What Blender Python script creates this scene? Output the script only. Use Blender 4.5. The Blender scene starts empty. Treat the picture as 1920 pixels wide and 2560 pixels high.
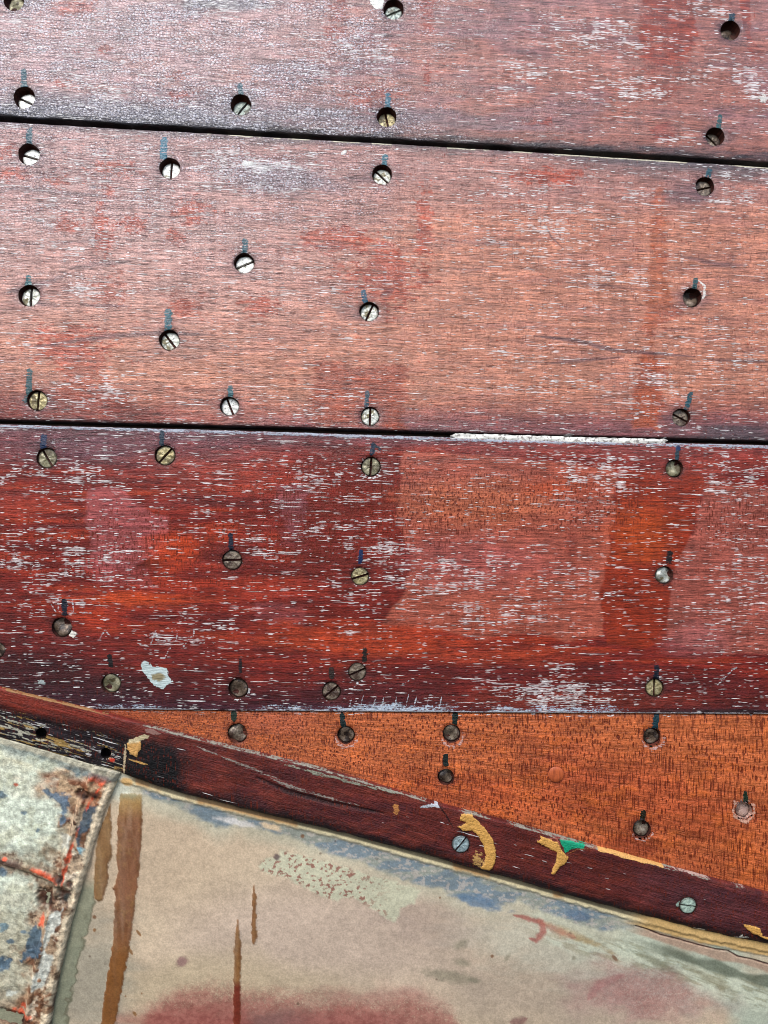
import bpy, math, random
import numpy as np
random.seed(7)
C = bpy.context.scene.collection
sc = bpy.context.scene

# ------------------------------------------------------------------ camera, world, sun, exposure
S = 0.00025                       # metres per photograph pixel on the hull
DIST = 0.52                       # camera distance
cam_d = bpy.data.cameras.new('camera'); cam = bpy.data.objects.new('camera', cam_d); C.objects.link(cam)
cam.location = (0, -DIST, 0); cam.rotation_euler = (math.radians(90), 0, 0)
cam_d.sensor_fit = 'VERTICAL'; cam_d.sensor_height = 24.0; cam_d.sensor_width = 18.0
cam_d.lens = DIST * 24.0 / (2560 * S)
cam_d.clip_start = 0.01; cam_d.clip_end = 100
sc.camera = cam

SUN_EL, SUN_AZ = math.radians(52), math.radians(-155)   # sun above and behind the camera, to the left
w = bpy.data.worlds.new('World'); sc.world = w; w.use_nodes = True
nt = w.node_tree; bg = nt.nodes['Background']
sky = nt.nodes.new('ShaderNodeTexSky'); sky.sky_type = 'NISHITA'; sky.sun_disc = False
sky.sun_elevation = SUN_EL; sky.sun_rotation = SUN_AZ; sky.air_density = 1.2; sky.dust_density = 2.5; sky.ozone_density = 1.0
nt.links.new(sky.outputs[0], bg.inputs[0]); bg.inputs[1].default_value = 0.15
sd = bpy.data.lights.new('sun', 'SUN'); sd.energy = 1.5; sd.angle = math.radians(22); sd.color = (1.0, 0.97, 0.93)
so = bpy.data.objects.new('sun', sd); C.objects.link(so)
# direction towards the sun: rotation measured clockwise from +Y
dx, dy, dz = math.sin(SUN_AZ) * math.cos(SUN_EL), math.cos(SUN_AZ) * math.cos(SUN_EL), math.sin(SUN_EL)
from mathutils import Vector, Matrix, Euler
so.rotation_euler = Vector((dx, dy, dz)).to_track_quat('Z', 'Y').to_euler()
so.location = (dx * 3, dy * 3, dz * 3)
sc.view_settings.view_transform = 'Standard'; sc.view_settings.look = 'None'
sc.view_settings.gamma = 1; sc.view_settings.exposure = 0.62
sc.cycles.max_bounces = 4; sc.cycles.filter_width = 1.0

# ------------------------------------------------------------------ numpy noise and masks (photograph pixels)
def vnoise(x, y, seed=0):
    rng = np.random.RandomState(seed + 11); T = rng.rand(256, 256).astype(np.float32)
    xi = np.floor(x).astype(np.int64); yi = np.floor(y).astype(np.int64)
    fx = (x - xi); fy = (y - yi); fx = fx * fx * (3 - 2 * fx); fy = fy * fy * (3 - 2 * fy)
    a = T[xi & 255, yi & 255]; b = T[(xi + 1) & 255, yi & 255]; c = T[xi & 255, (yi + 1) & 255]; d = T[(xi + 1) & 255, (yi + 1) & 255]
    return (a + (b - a) * fx) * (1 - fy) + (c + (d - c) * fx) * fy
def fbm(x, y, sx, sy, seed=0, oct=3):                 # 0..1, mean .5
    s = 0; amp = 1; tot = 0
    for o in range(oct):
        s = s + amp * vnoise(x / sx * 2 ** o + 37.1 * o, y / sy * 2 ** o + 17.7 * o, seed + o * 5); tot += amp; amp *= .55
    return s / tot
def sstep(a, b, v):
    t = np.clip((v - a) / (b - a), 0, 1); return t * t * (3 - 2 * t)
def lin(c):
    c = np.array(c, dtype=np.float64) / 255.; return np.where(c <= .04045, c / 12.92, ((c + .055) / 1.055) ** 2.4)
def blob(x, y, cx, cy, rx, ry, ang=0, soft=.35, nz=.5, ns=(60, 20), seed=1):
    a = math.radians(ang); X = x - cx; Y = y - cy
    u = (X * math.cos(a) + Y * math.sin(a)) / rx; v = (-X * math.sin(a) + Y * math.cos(a)) / ry
    d = np.sqrt(u * u + v * v)
    if nz: d = d + (fbm(x, y, ns[0], ns[1], seed) - .5) * 2 * nz
    return 1 - sstep(1 - soft, 1 + soft, d)
def sdf(x, y, pts):                                   # signed distance to a polygon, negative inside
    pts = np.array(pts, float); out = np.full(x.shape, 1e3)
    m = (x > pts[:, 0].min() - 60) & (x < pts[:, 0].max() + 60) & (y > pts[:, 1].min() - 60) & (y < pts[:, 1].max() + 60)
    px, py = x[m], y[m]; d = np.full(px.shape, 1e9); ins = np.zeros(px.shape, bool)
    for i in range(len(pts)):
        ax, ay = pts[i]; bx, by = pts[(i + 1) % len(pts)]
        ex, ey = bx - ax, by - ay; t = np.clip(((px - ax) * ex + (py - ay) * ey) / (ex * ex + ey * ey + 1e-9), 0, 1)
        d = np.minimum(d, np.hypot(px - ax - t * ex, py - ay - t * ey))
        c = ((ay > py) != (by > py)) & (px < (bx - ax) * (py - ay) / (by - ay + 1e-12) + ax); ins ^= c
    out[m] = np.where(ins, -d, d); return out
def poly(x, y, pts, soft=2., nz=4., ns=(14, 10), seed=3):
    d = sdf(x, y, pts)
    if nz: d = d + (fbm(x, y, ns[0], ns[1], seed) - .5) * 2 * nz
    return 1 - sstep(-soft, soft, d)
def stroke(x, y, pts, wd, soft=.5, nz=.5, ns=(30, 8), seed=4, taper=True):
    pts = np.array(pts, float); out = np.full(x.shape, 1e3); r = wd * 3 + 10
    m = (x > pts[:, 0].min() - r) & (x < pts[:, 0].max() + r) & (y > pts[:, 1].min() - r) & (y < pts[:, 1].max() + r)
    px, py = x[m], y[m]; best = np.full(px.shape, 1e9); n = len(pts) - 1
    for i in range(n):
        ax, ay = pts[i]; bx, by = pts[i + 1]; ex, ey = bx - ax, by - ay
        t = np.clip(((px - ax) * ex + (py - ay) * ey) / (ex * ex + ey * ey + 1e-9), 0, 1)
        g = (i + t) / n; ww = wd * (np.sqrt(np.clip(4 * g * (1 - g), .02, 1)) if taper else 1)
        best = np.minimum(best, np.hypot(px - ax - t * ex, py - ay - t * ey) / ww)
    if nz: best = best + (fbm(px, py, ns[0], ns[1], seed) - .5) * 2 * nz
    out[m] = best; return 1 - sstep(1 - soft, 1 + soft, out)
K = 640 / 1659.
def R(rx, ry, pts): return [(rx + a * K, ry + b * K) for a, b in pts]
def curve(pts):
    a = np.array(pts, float)
    def f(x):
        x = np.asarray(x, float); y = np.interp(x, a[:, 0], a[:, 1])
        sl = (a[1, 1] - a[0, 1]) / (a[1, 0] - a[0, 0]); sr = (a[-1, 1] - a[-2, 1]) / (a[-1, 0] - a[-2, 0])
        y = np.where(x < a[0, 0], a[0, 1] + (x - a[0, 0]) * sl, y); return np.where(x > a[-1, 0], a[-1, 1] + (x - a[-1, 0]) * sr, y)
    return f
def scurve(pts, k=60):                                 # smoothed version
    f = curve(pts); o = np.linspace(-k, k, 9)
    return lambda x: np.mean([f(np.asarray(x, float) + q) for q in o], axis=0)

# ------------------------------------------------------------------ the hull surface: photograph pixel -> point on a gently curved shell
CA, CB = 0.045, 0.62
def ydep(z, x): return CA * z + CB * z * z / 2 + 0.10 * x * x
def W(px, py, base=0., off=0.):
    """base: level of the part's face in front of the planking, off: relief above it; both in photograph pixels"""
    px = np.asarray(px, float); py = np.asarray(py, float)
    X = (px - 960) * S; Z = (1280 - py) * S; t = np.full(np.broadcast(X, Z).shape, DIST)
    for _ in range(12): t = .5 * t + .5 * (DIST + ydep(t * Z / DIST, t * X / DIST) - base * S)
    x = t * X / DIST; z = t * Z / DIST; y = t - DIST
    n = np.stack([.20 * x, -np.ones_like(z), CA + CB * z], -1); n /= np.linalg.norm(n, axis=-1, keepdims=True)
    return np.stack([x, y, z], -1) + n * (np.asarray(off, float) * S)[..., None], n

def add_attr(me, name, arr):
    if arr.ndim == 1: a = me.attributes.new(name, 'FLOAT', 'POINT'); a.data.foreach_set('value', arr.astype(np.float32))
    elif arr.shape[1] == 3: a = me.attributes.new(name, 'FLOAT_VECTOR', 'POINT'); a.data.foreach_set('vector', arr.astype(np.float32).ravel())
    else: a = me.attributes.new(name, 'FLOAT_COLOR', 'POINT'); a.data.foreach_set('color', arr.astype(np.float32).ravel())
def mk_mesh(name, co, quads, attrs, mat, parent=None, smooth=True):
    """quads: int array n x 4 (a triangle repeats nothing: use n x 3)"""
    me = bpy.data.meshes.new(name); n, k = quads.shape
    me.vertices.add(len(co)); me.loops.add(n * k); me.polygons.add(n)
    ctr = co.mean(0); me.vertices.foreach_set('co', (co - ctr).astype(np.float32).ravel())
    me.loops.foreach_set('vertex_index', quads.astype(np.int32).ravel())
    me.polygons.foreach_set('loop_start', np.arange(0, n * k, k, dtype=np.int32))
    me.polygons.foreach_set('use_smooth', np.full(n, smooth))
    for kx, v in attrs.items(): add_attr(me, kx, v)
    me.materials.append(mat); me.update(calc_edges=True); me.validate()
    o = bpy.data.objects.new(name, me); C.objects.link(o)
    if parent is not None:
        o.parent = parent; pl = WP[parent.name]; o.location = Vector(ctr) - pl
    else: o.location = ctr
    WP[o.name] = Vector(ctr); return o
WP = {}
def empty(name, loc, label, cat):
    o = bpy.data.objects.new(name, None); C.objects.link(o); o.location = loc; o.empty_display_size = .05
    o['label'] = label; o['category'] = cat; WP[o.name] = Vector(loc); return o

STEP = 2.5
def axis(a, b, lo, hi, coarse=22.):                    # fine inside lo..hi, coarse outside
    out = []
    if a < lo: out.append(np.linspace(a, lo, max(2, int((lo - a) / coarse)), endpoint=False))
    l, h = max(a, lo), min(b, hi)
    if h > l: out.append(np.linspace(l, h, int((h - l) / STEP) + 1))
    if b > hi: out.append(np.linspace(hi, b, max(2, int((b - hi) / coarse)) + 1)[1:])
    return np.concatenate(out)

def sheet(name, x, y, base, off, attrfn, holes, mat, parent, wall=50., gv=None):
    """x, y, off: 2-D arrays (rows x cols) in photograph pixels. Walls go back from the first and last row."""
    nr, nc = x.shape
    x = np.vstack([x[:1], x, x[-1:]]); y = np.vstack([y[:1], y, y[-1:]])
    gv = np.vstack([gv[:1] - .01, gv, gv[-1:] + .01])
    off = np.vstack([off[:1] - wall, off, off[-1:] - wall]); nr += 2
    X, Y, O, G = x.ravel(), y.ravel(), off.ravel().copy(), gv.ravel()
    idx = np.arange(nr * nc).reshape(nr, nc)
    q = np.stack([idx[:-1, :-1], idx[1:, :-1], idx[1:, 1:], idx[:-1, 1:]], -1).reshape(-1, 4)
    X = X.copy(); Y = Y.copy()
    O0 = O.copy(); dead = np.zeros(len(X), bool); rim = np.zeros(len(X)); extra = []
    for h in holes:
        hx, hy, r = h['x'], h['y'], h['r']
        d = np.hypot(X - hx, Y - hy); near = d < r * 2.2
        ang = np.arctan2(Y - hy, X - hx)
        rr = r * (1 + h.get('jag', .04) * (np.interp(ang, np.linspace(-math.pi, math.pi, 15), np.r_[h['n'], h['n'][:1]])))
        ins = near & (d < rr); dead |= ins
        edge = near & ~ins & (d < rr + STEP * 1.45)
        X = np.where(edge, hx + np.cos(ang) * rr, X); Y = np.where(edge, hy + np.sin(ang) * rr, Y)
        O = np.where(edge, O - 1.6, O); O = np.where(near & ~ins & ~edge & (d < rr + STEP * 2.6), O - .5, O)
        rim = np.maximum(rim, np.where(near, 1 - sstep(rr, rr + 7, d), 0))
    q = q[~dead[q].any(1)]
    at = attrfn(X, Y, rim)
    at['grain'] = np.stack([X / 1000, G, np.full(len(X), float(len(bpy.data.meshes)))], -1)
    co, _ = W(X, Y, base, O)
    # hole walls and floors
    cos, qs = [co], [q]; n0 = len(co); N = 40; ax = {k: [v] for k, v in at.items()}
    for h in holes:
        a = np.linspace(-math.pi, math.pi, N, endpoint=False)
        rr = h['r'] * (1 + h.get('jag', .04) * np.interp(a, np.linspace(-math.pi, math.pi, 15), np.r_[h['n'], h['n'][:1]])) * 1.012
        j = np.argmin(np.hypot(x.ravel() - h['x'], y.ravel() - h['y'])); o_s = O0[j]
        o_s = np.interp(a, [-math.pi, math.pi], [o_s, o_s])
        rings = [(1.0, -1.2), (.985, -h['d'] * .5), (.97, -h['d'] - 6), (.02, -h['d'] - 6)]
        hx_, hy_, ho = [], [], []
        for f, dd in rings:
            jit = 1 + .012 * np.sin(a * 5 + dd)
            hx_.append(h['x'] + np.cos(a) * rr * f * jit); hy_.append(h['y'] + np.sin(a) * rr * f * jit); ho.append(o_s + dd)
        hx_, hy_, ho = map(np.concatenate, (hx_, hy_, ho))
        pc, nn = W(np.full(1, h['x']), np.full(1, h['y']), base, 0.)
        # walls run straight back along the surface normal at the hole
        P0, _ = W(hx_, hy_, base, 0.); P = P0 + nn[0] * (ho * S)[:, None]
        cos.append(P); m = len(hx_)
        for r_ in range(len(rings) - 1):
            i = np.arange(N); j2 = (i + 1) % N
            qs.append(np.stack([n0 + r_ * N + i, n0 + (r_ + 1) * N + i, n0 + (r_ + 1) * N + j2, n0 + r_ * N + j2], -1)[:, ::-1])
        n0 += m
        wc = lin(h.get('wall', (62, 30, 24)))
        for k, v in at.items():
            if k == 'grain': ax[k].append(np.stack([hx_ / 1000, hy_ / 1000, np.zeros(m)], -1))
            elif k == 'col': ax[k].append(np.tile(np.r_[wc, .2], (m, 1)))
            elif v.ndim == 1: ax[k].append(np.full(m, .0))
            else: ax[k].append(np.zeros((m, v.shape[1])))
    co = np.concatenate(cos); q = np.concatenate(qs); at = {k: np.concatenate(v) for k, v in ax.items()}
    return mk_mesh(name, co, q, at, mat, parent)

# ------------------------------------------------------------------ node helpers
class NT:
    def __init__(s, name):
        s.m = bpy.data.materials.new(name); s.m.use_nodes = True; s.t = s.m.node_tree; s.b = s.t.nodes['Principled BSDF']
    def n(s, typ, **kw):
        nd = s.t.nodes.new('ShaderNode' + typ)
        for k, v in kw.items(): setattr(nd, k, v)
        return nd
    def put(s, sock, v):
        if isinstance(v, bpy.types.NodeSocket): s.t.links.new(v, sock)
        elif v is not None: sock.default_value = v
    def math(s, op, a, b=None, c=None, clamp=False):
        nd = s.n('Math', operation=op, use_clamp=clamp)
        for i, v in enumerate((a, b, c)):
            if v is not None: s.put(nd.inputs[i], v)
        return nd.outputs[0]
    def attr(s, name): return s.n('Attribute', attribute_name=name)
    def scale(s, vec, xyz):
        nd = s.n('VectorMath', operation='MULTIPLY'); s.put(nd.inputs[0], vec); nd.inputs[1].default_value = xyz; return nd.outputs[0]
    def noise(s, vec, sc=1., det=2., rough=.5, dist=0.):
        nd = s.n('TexNoise'); s.put(nd.inputs['Vector'], vec); nd.inputs['Scale'].default_value = sc
        nd.inputs['Detail'].default_value = det; nd.inputs['Roughness'].default_value = rough; nd.inputs['Distortion'].default_value = dist
        return nd.outputs[0]
    def ramp(s, v, a, b, lo=0., hi=1.):
        nd = s.n('MapRange', interpolation_type='SMOOTHSTEP'); s.put(nd.inputs[0], v); s.put(nd.inputs[1], a); s.put(nd.inputs[2], b)
        s.put(nd.inputs[3], lo); s.put(nd.inputs[4], hi); return nd.outputs[0]
    def mix(s, f, a, b, mode='MIX'):
        nd = s.n('Mix', data_type='RGBA', blend_type=mode); s.put(nd.inputs[0], f)
        for i, v in ((6, a), (7, b)):
            if isinstance(v, (tuple, list, np.ndarray)): nd.inputs[i].default_value = (*[float(q) for q in v[:3]], 1)
            else: s.put(nd.inputs[i], v)
        return nd.outputs[2]
    def bump(s, h, strength, dist, nrm=None):
        nd = s.n('Bump'); nd.inputs['Strength'].default_value = strength; nd.inputs['Distance'].default_value = dist
        s.put(nd.inputs['Height'], h)
        if nrm is not None: s.put(nd.inputs['Normal'], nrm)
        return nd.outputs[0]

# mahogany: base tint, gloss, paint, white-filled pores and cross hatching come from point attributes; grain from nodes
def wood_material(name):
    m = NT(name); g = m.attr('grain').outputs['Vector']
    c = m.attr('col'); p = m.attr('paint'); fl = m.attr('fleck').outputs['Fac']; ha = m.attr('hatch').outputs['Fac']; bl = m.attr('glint_bloom').outputs['Fac']
    streak = m.noise(m.scale(g, (5, 120, 1)), 1, 5, .6)
    fine = m.noise(m.scale(g, (24, 300, 1)), 1, 3, .7)
    clus = m.noise(m.scale(g, (12, 34, 1)), 1, 3, .65)
    mott = m.noise(m.scale(g, (14, 14, 1)), 1, 4, .6)
    cell = m.noise(m.scale(g, (150, 210, 1)), 1, 3, .7, .4)
    warp = m.n('VectorMath', operation='ADD'); m.put(warp.inputs[0], g)
    wn = m.noise(m.scale(g, (20, 60, 1)), 1, 2, .5); cw = m.n('CombineXYZ'); m.put(cw.inputs[1], m.math('MULTIPLY', m.math('SUBTRACT', wn, .5), .006)); m.put(warp.inputs[1], cw.outputs[0]); gw = warp.outputs[0]
    def dashes(sc_, dens, r0, soft=.14, off=0.):
        v = m.n('TexVoronoi', voronoi_dimensions='2D', feature='F1'); sv = m.scale(gw, (sc_[0], sc_[1], 1))
        ad = m.n('VectorMath', operation='ADD'); m.put(ad.inputs[0], sv); ad.inputs[1].default_value = (off, off * 1.7, 0)
        m.put(v.inputs['Vector'], ad.outputs[0]); v.inputs['Scale'].default_value = 1
        sp = m.n('SeparateColor'); m.put(sp.inputs[0], v.outputs['Color'])
        on = m.math('LESS_THAN', sp.outputs[0], dens); sz = m.math('ADD', m.math('MULTIPLY', sp.outputs[1], r0 * .8), r0 * .6)
        return m.math('MULTIPLY', m.math('MULTIPLY', m.ramp(v.outputs['Distance'], sz, m.math('SUBTRACT', sz, soft)), on), m.math('ADD', m.math('MULTIPLY', sp.outputs[2], .6), .4))
    # base
    v1 = m.ramp(streak, .3, .7, .66, 1.30); v2 = m.ramp(mott, .3, .7, .84, 1.16)
    v3 = m.ramp(fine, .30, .70, .60, 1.32); v4 = m.ramp(cell, .34, .66, .82, 1.16)
    v3 = m.math('ADD', v3, m.math('MULTIPLY', m.math('SUBTRACT', .97, v3), m.math('MULTIPLY', ha, .75)))
    vv = m.math('MULTIPLY', m.math('MULTIPLY', v1, v2), m.math('MULTIPLY', v3, v4))
    hv = m.n('CombineColor')
    for i in range(3): m.put(hv.inputs[i], vv)
    col = m.mix(1.0, c.outputs['Color'], hv.outputs[0], 'MULTIPLY')
    # dark pores along the grain
    dk = dashes((30, 400), .5, .36, .2, 7.3)
    col = m.mix(m.math('MULTIPLY', dk, m.math('MULTIPLY', m.math('SUBTRACT', 1.1, ha), .52), clamp=True), col, lin((44, 20, 24)))
    # cross hatching (dark vertical vessels) in bands, finer dots between
    selh = m.ramp(m.noise(m.scale(g, (4, 14, 1)), 1, 3, .6), .44, .56)
    hd = m.math('MULTIPLY', ha, m.ramp(clus, .3, .6, .75, 1.2))
    h1_ = m.math('MAXIMUM', dashes((185, 34), hd, .36, .26, 2.1), m.math('MULTIPLY', dashes((210, 60), hd, .36, .26, 6.6), .8)); h3_ = dashes((165, 92), hd, .38, .24, 9.9)
    hm = m.math('ADD', m.math('MULTIPLY', h1_, m.math('SUBTRACT', 1., m.math('MULTIPLY', selh, .8))), m.math('MULTIPLY', h3_, selh), clamp=True)
    hm = m.math('MULTIPLY', hm, m.ramp(ha, .0, .5))
    col = m.mix(m.math('MULTIPLY', m.math('MULTIPLY', hm, 1.35, clamp=True), .9), col, lin((96, 32, 16)))
    # crackled varnish, with bloom and sheen glints painted as pale bluish specks
    ed = m.n('TexVoronoi', voronoi_dimensions='2D', feature='DISTANCE_TO_EDGE'); m.put(ed.inputs['Vector'], m.scale(gw, (110, 170, 1))); ed.inputs['Scale'].default_value = 1
    crk = m.ramp(ed.outputs['Distance'], .14, .02)
    glint_blm = m.math('MULTIPLY', m.ramp(m.math('ADD', m.math('MULTIPLY', cell, .7), m.math('MULTIPLY', fine, .3)), m.math('SUBTRACT', .66, m.math('MULTIPLY', bl, .20)), m.math('SUBTRACT', .78, m.math('MULTIPLY', bl, .20))), m.ramp(bl, 0., .3))
    col = m.mix(m.math('MULTIPLY', glint_blm, .85), col, lin((206, 206, 218)))
    col = m.mix(m.math('MULTIPLY', m.math('MULTIPLY', crk, bl), .55), col, lin((58, 44, 58)))
    # white paint left in the pores
    fade = m.ramp(fl, .08, .2)
    dn = m.math('MULTIPLY', m.math('MULTIPLY', m.math('POWER', fl, 2.2), .60), m.ramp(clus, .38, .66, .0, 2.0))
    wf = m.math('MAXIMUM', dashes((31, 400), dn, .44, .24), m.math('MULTIPLY', dashes((70, 460), m.math('MULTIPLY', m.math('ADD', dn, .02), fade), .48, .25, 3.7), 1.))
    wf = m.math('MAXIMUM', wf, m.math('MULTIPLY', dashes((13, 450), m.math('MULTIPLY', dn, .7), .46, .26, 12.7), 1.))
    wf = m.math('MAXIMUM', wf, m.math('MULTIPLY', dashes((110, 150), m.math('MULTIPLY', m.math('SUBTRACT', dn, .55), .8), .42, .2, 15.1), .9))
    col = m.mix(m.math('MULTIPLY', wf, .96), col, lin((232, 230, 230)))
    # paint, broken by the grain where it is thin
    pa = p.outputs['Alpha']
    nzp = m.math('ADD', m.ramp(fine, .3, .7, 0., .55), m.ramp(cell, .3, .7, 0., .45))
    pm = m.math('MULTIPLY', m.ramp(m.math('SUBTRACT', m.math('MULTIPLY', pa, 1.35), nzp), -.12, .22), m.ramp(pa, .04, .2))
    col = m.mix(pm, col, m.mix(m.ramp(cell, .3, .7, 0., .35), p.outputs['Color'], hv.outputs[0], 'MULTIPLY'))
    m.put(m.b.inputs['Base Color'], col)
    gl = c.outputs['Alpha']
    ro = m.ramp(gl, 0., 1., .70, .28)
    ro = m.math('ADD', ro, m.math('MULTIPLY', m.math('SUBTRACT', cell, .5), .5))
    ro = m.math('MAXIMUM', ro, m.math('MULTIPLY', m.math('MAXIMUM', wf, pm), .55), clamp=True)
    m.put(m.b.inputs['Roughness'], ro)
    m.b.inputs['Specular IOR Level'].default_value = .22
    m.put(m.b.inputs['Coat Weight'], m.ramp(gl, .2, .9, 0., 1.)); m.b.inputs['Coat Roughness'].default_value = .24
    # relief
    h = m.math('ADD', m.math('MULTIPLY', fine, 1.0), m.math('MULTIPLY', cell, 1.1))
    h = m.math('SUBTRACT', h, m.math('MULTIPLY', m.math('MAXIMUM', dk, hm), .5))
    h = m.math('SUBTRACT', h, m.math('MULTIPLY', crk, m.math('MULTIPLY', bl, .5)))
    h = m.math('ADD', h, m.math('MULTIPLY', wf, .3)); h = m.math('ADD', h, m.math('MULTIPLY', streak, .6))
    h = m.math('ADD', h, m.math('MULTIPLY', pm, .4))
    m.put(m.b.inputs['Normal'], m.bump(h, 1., .00055))
    m.put(m.b.inputs['Coat Normal'], m.bump(h, .8, .00045))
    return m.m
wood = wood_material('mahogany')

def painted_material(name, bumpd=.0002, rust=False):
    m = NT(name); co = m.n('TexCoord').outputs['Object']; c = m.attr('col')
    a = m.noise(co, 900, 3, .6); b = m.noise(co, 260, 4, .62); d = m.noise(co, 40, 4, .6); e = m.noise(co, 2200, 2, .5)
    f = m.math('MULTIPLY', m.ramp(a, .3, .7, .86, 1.12), m.ramp(b, .3, .7, .90, 1.10)); f = m.math('MULTIPLY', f, m.ramp(d, .3, .7, .95, 1.05))
    if rust: f = m.math('MULTIPLY', f, m.ramp(b, .30, .66, .72, 1.22))
    g = m.n('CombineColor')
    for i in range(3): m.put(g.inputs[i], f)
    col = m.mix(1., c.outputs['Color'], g.outputs[0], 'MULTIPLY')
    if not rust:
        st = m.attr('stain'); sf = st.outputs['Fac']
        f1 = m.noise(co, 170, 5, .7, .8); f2 = m.noise(co, 420, 4, .7, .6)
        rd = m.math('SUBTRACT', 1., m.math('MULTIPLY', m.math('ABSOLUTE', m.math('SUBTRACT', f1, .5)), 9.)); rd = m.math('MAXIMUM', rd, m.math('SUBTRACT', 1., m.math('MULTIPLY', m.math('ABSOLUTE', m.math('SUBTRACT', f2, .5)), 8.)))
        em = m.ramp(m.math('ADD', sf, m.math('ADD', m.math('MULTIPLY', m.math('MAXIMUM', rd, 0.), .42), m.math('MULTIPLY', m.math('SUBTRACT', e, .5), .35))), .46, 1.02)
        em = m.math('MULTIPLY', em, m.ramp(sf, .02, .25))
        sc_c = m.mix(m.ramp(b, .35, .65), lin((132, 66, 62)), lin((164, 98, 90)))
        col = m.mix(m.math('MULTIPLY', em, .70), col, sc_c)
        col = m.mix(m.ramp(e, .60, .74, 0., .16), col, lin((84, 70, 60)))
    # small dark specks of dirt
    vo = m.n('TexVoronoi'); m.put(vo.inputs['Vector'], co); vo.inputs['Scale'].default_value = 70
    sp = m.math('MULTIPLY', m.ramp(vo.outputs['Distance'], .10, .05), m.ramp(d, .5, .6))
    col = m.mix(m.math('MULTIPLY', sp, .7), col, lin((86, 66, 52)))
    m.put(m.b.inputs['Base Color'], col)
    m.put(m.b.inputs['Roughness'], m.ramp(c.outputs['Alpha'], 0, 1, .78 if not rust else .68, .28))
    m.b.inputs['Specular IOR Level'].default_value = .35
    h = m.math('ADD', m.math('MULTIPLY', a, .5), m.math('ADD', m.math('MULTIPLY', b, 1.1), m.math('MULTIPLY', e, .3)))
    m.put(m.b.inputs['Normal'], m.bump(h, .8, bumpd))
    return m.m
paint_mat = painted_material('keel_paint', .0002)
rust_mat = painted_material('rusty_paint', .0008, True)

def metal_material(name, c1, c2, c3, metal=.55, cover=.5):
    """metal head with worn tint c2 and remains of paint or dirt c3"""
    m = NT(name); co = m.n('TexCoord').outputs['Object']
    oi = m.n('ObjectInfo').outputs['Random']; off = m.n('CombineXYZ'); m.put(off.inputs[0], m.math('MULTIPLY', oi, 9.)); m.put(off.inputs[1], m.math('MULTIPLY', oi, 5.))
    ad = m.n('VectorMath', operation='ADD'); m.put(ad.inputs[0], co); m.put(ad.inputs[1], off.outputs[0]); v = ad.outputs[0]
    a = m.noise(v, 260, 4, .65); b = m.noise(v, 700, 3, .6); c = m.noise(v, 150, 3, .6)
    col = m.mix(m.ramp(a, .38, .62), lin(c1), lin(c2)); t = m.ramp(c, .62 - .24 * cover, .70 - .24 * cover)
    col = m.mix(t, col, lin(c3)); col = m.mix(m.ramp(b, .56, .70, 0., .65), col, lin((40, 32, 26)))
    ln = m.n('VectorMath', operation='LENGTH'); m.put(ln.inputs[0], co); rr_ = m.math('ADD', ln.outputs['Value'], m.math('MULTIPLY', m.math('SUBTRACT', a, .5), .0028))
    col = m.mix(m.ramp(rr_, .0047, .0062, 0., .8), col, lin((34, 27, 22)))
    m.put(m.b.inputs['Base Color'], col); m.put(m.b.inputs['Metallic'], m.math('MULTIPLY', m.math('SUBTRACT', 1., t), metal))
    m.put(m.b.inputs['Roughness'], m.ramp(b, .3, .7, .30, .55)); m.put(m.b.inputs['Normal'], m.bump(m.math('ADD', a, b), .7, .0005)); return m.m
MM = {
 'white': metal_material('bright_screw_metal', (214, 216, 212), (235, 238, 234), (150, 148, 128), .25, .15),
 'silver': metal_material('silver_screw_metal', (176, 180, 170), (214, 216, 208), (120, 112, 82), .4, .4),
 'brass': metal_material('brass_screw_metal', (150, 138, 98), (186, 176, 138), (100, 88, 58), .45, .4),
 'olive': metal_material('olive_screw_metal', (120, 116, 90), (152, 148, 124), (86, 78, 56), .35, .5),
 'grey': metal_material('grey_green_screw_metal', (120, 132, 128), (154, 166, 160), (84, 88, 76), .4, .4),
 'brown': metal_material('brown_screw_metal', (104, 90, 78), (140, 128, 112), (70, 54, 46), .3, .5),
 'dark': metal_material('dark_screw_metal', (86, 72, 60), (118, 102, 88), (44, 34, 30), .25, .5),
 'zinc': metal_material('zinc_screw_metal', (140, 162, 168), (168, 188, 192), (110, 128, 130), .35, .3),
 'peach': metal_material('pale_filler', (150, 122, 112), (176, 148, 136), (120, 96, 88), .0, .4),
 'mint': metal_material('mint_painted_screw', (150, 172, 160), (166, 186, 172), (128, 146, 138), .0, .3)}
plug_mat = None

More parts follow.
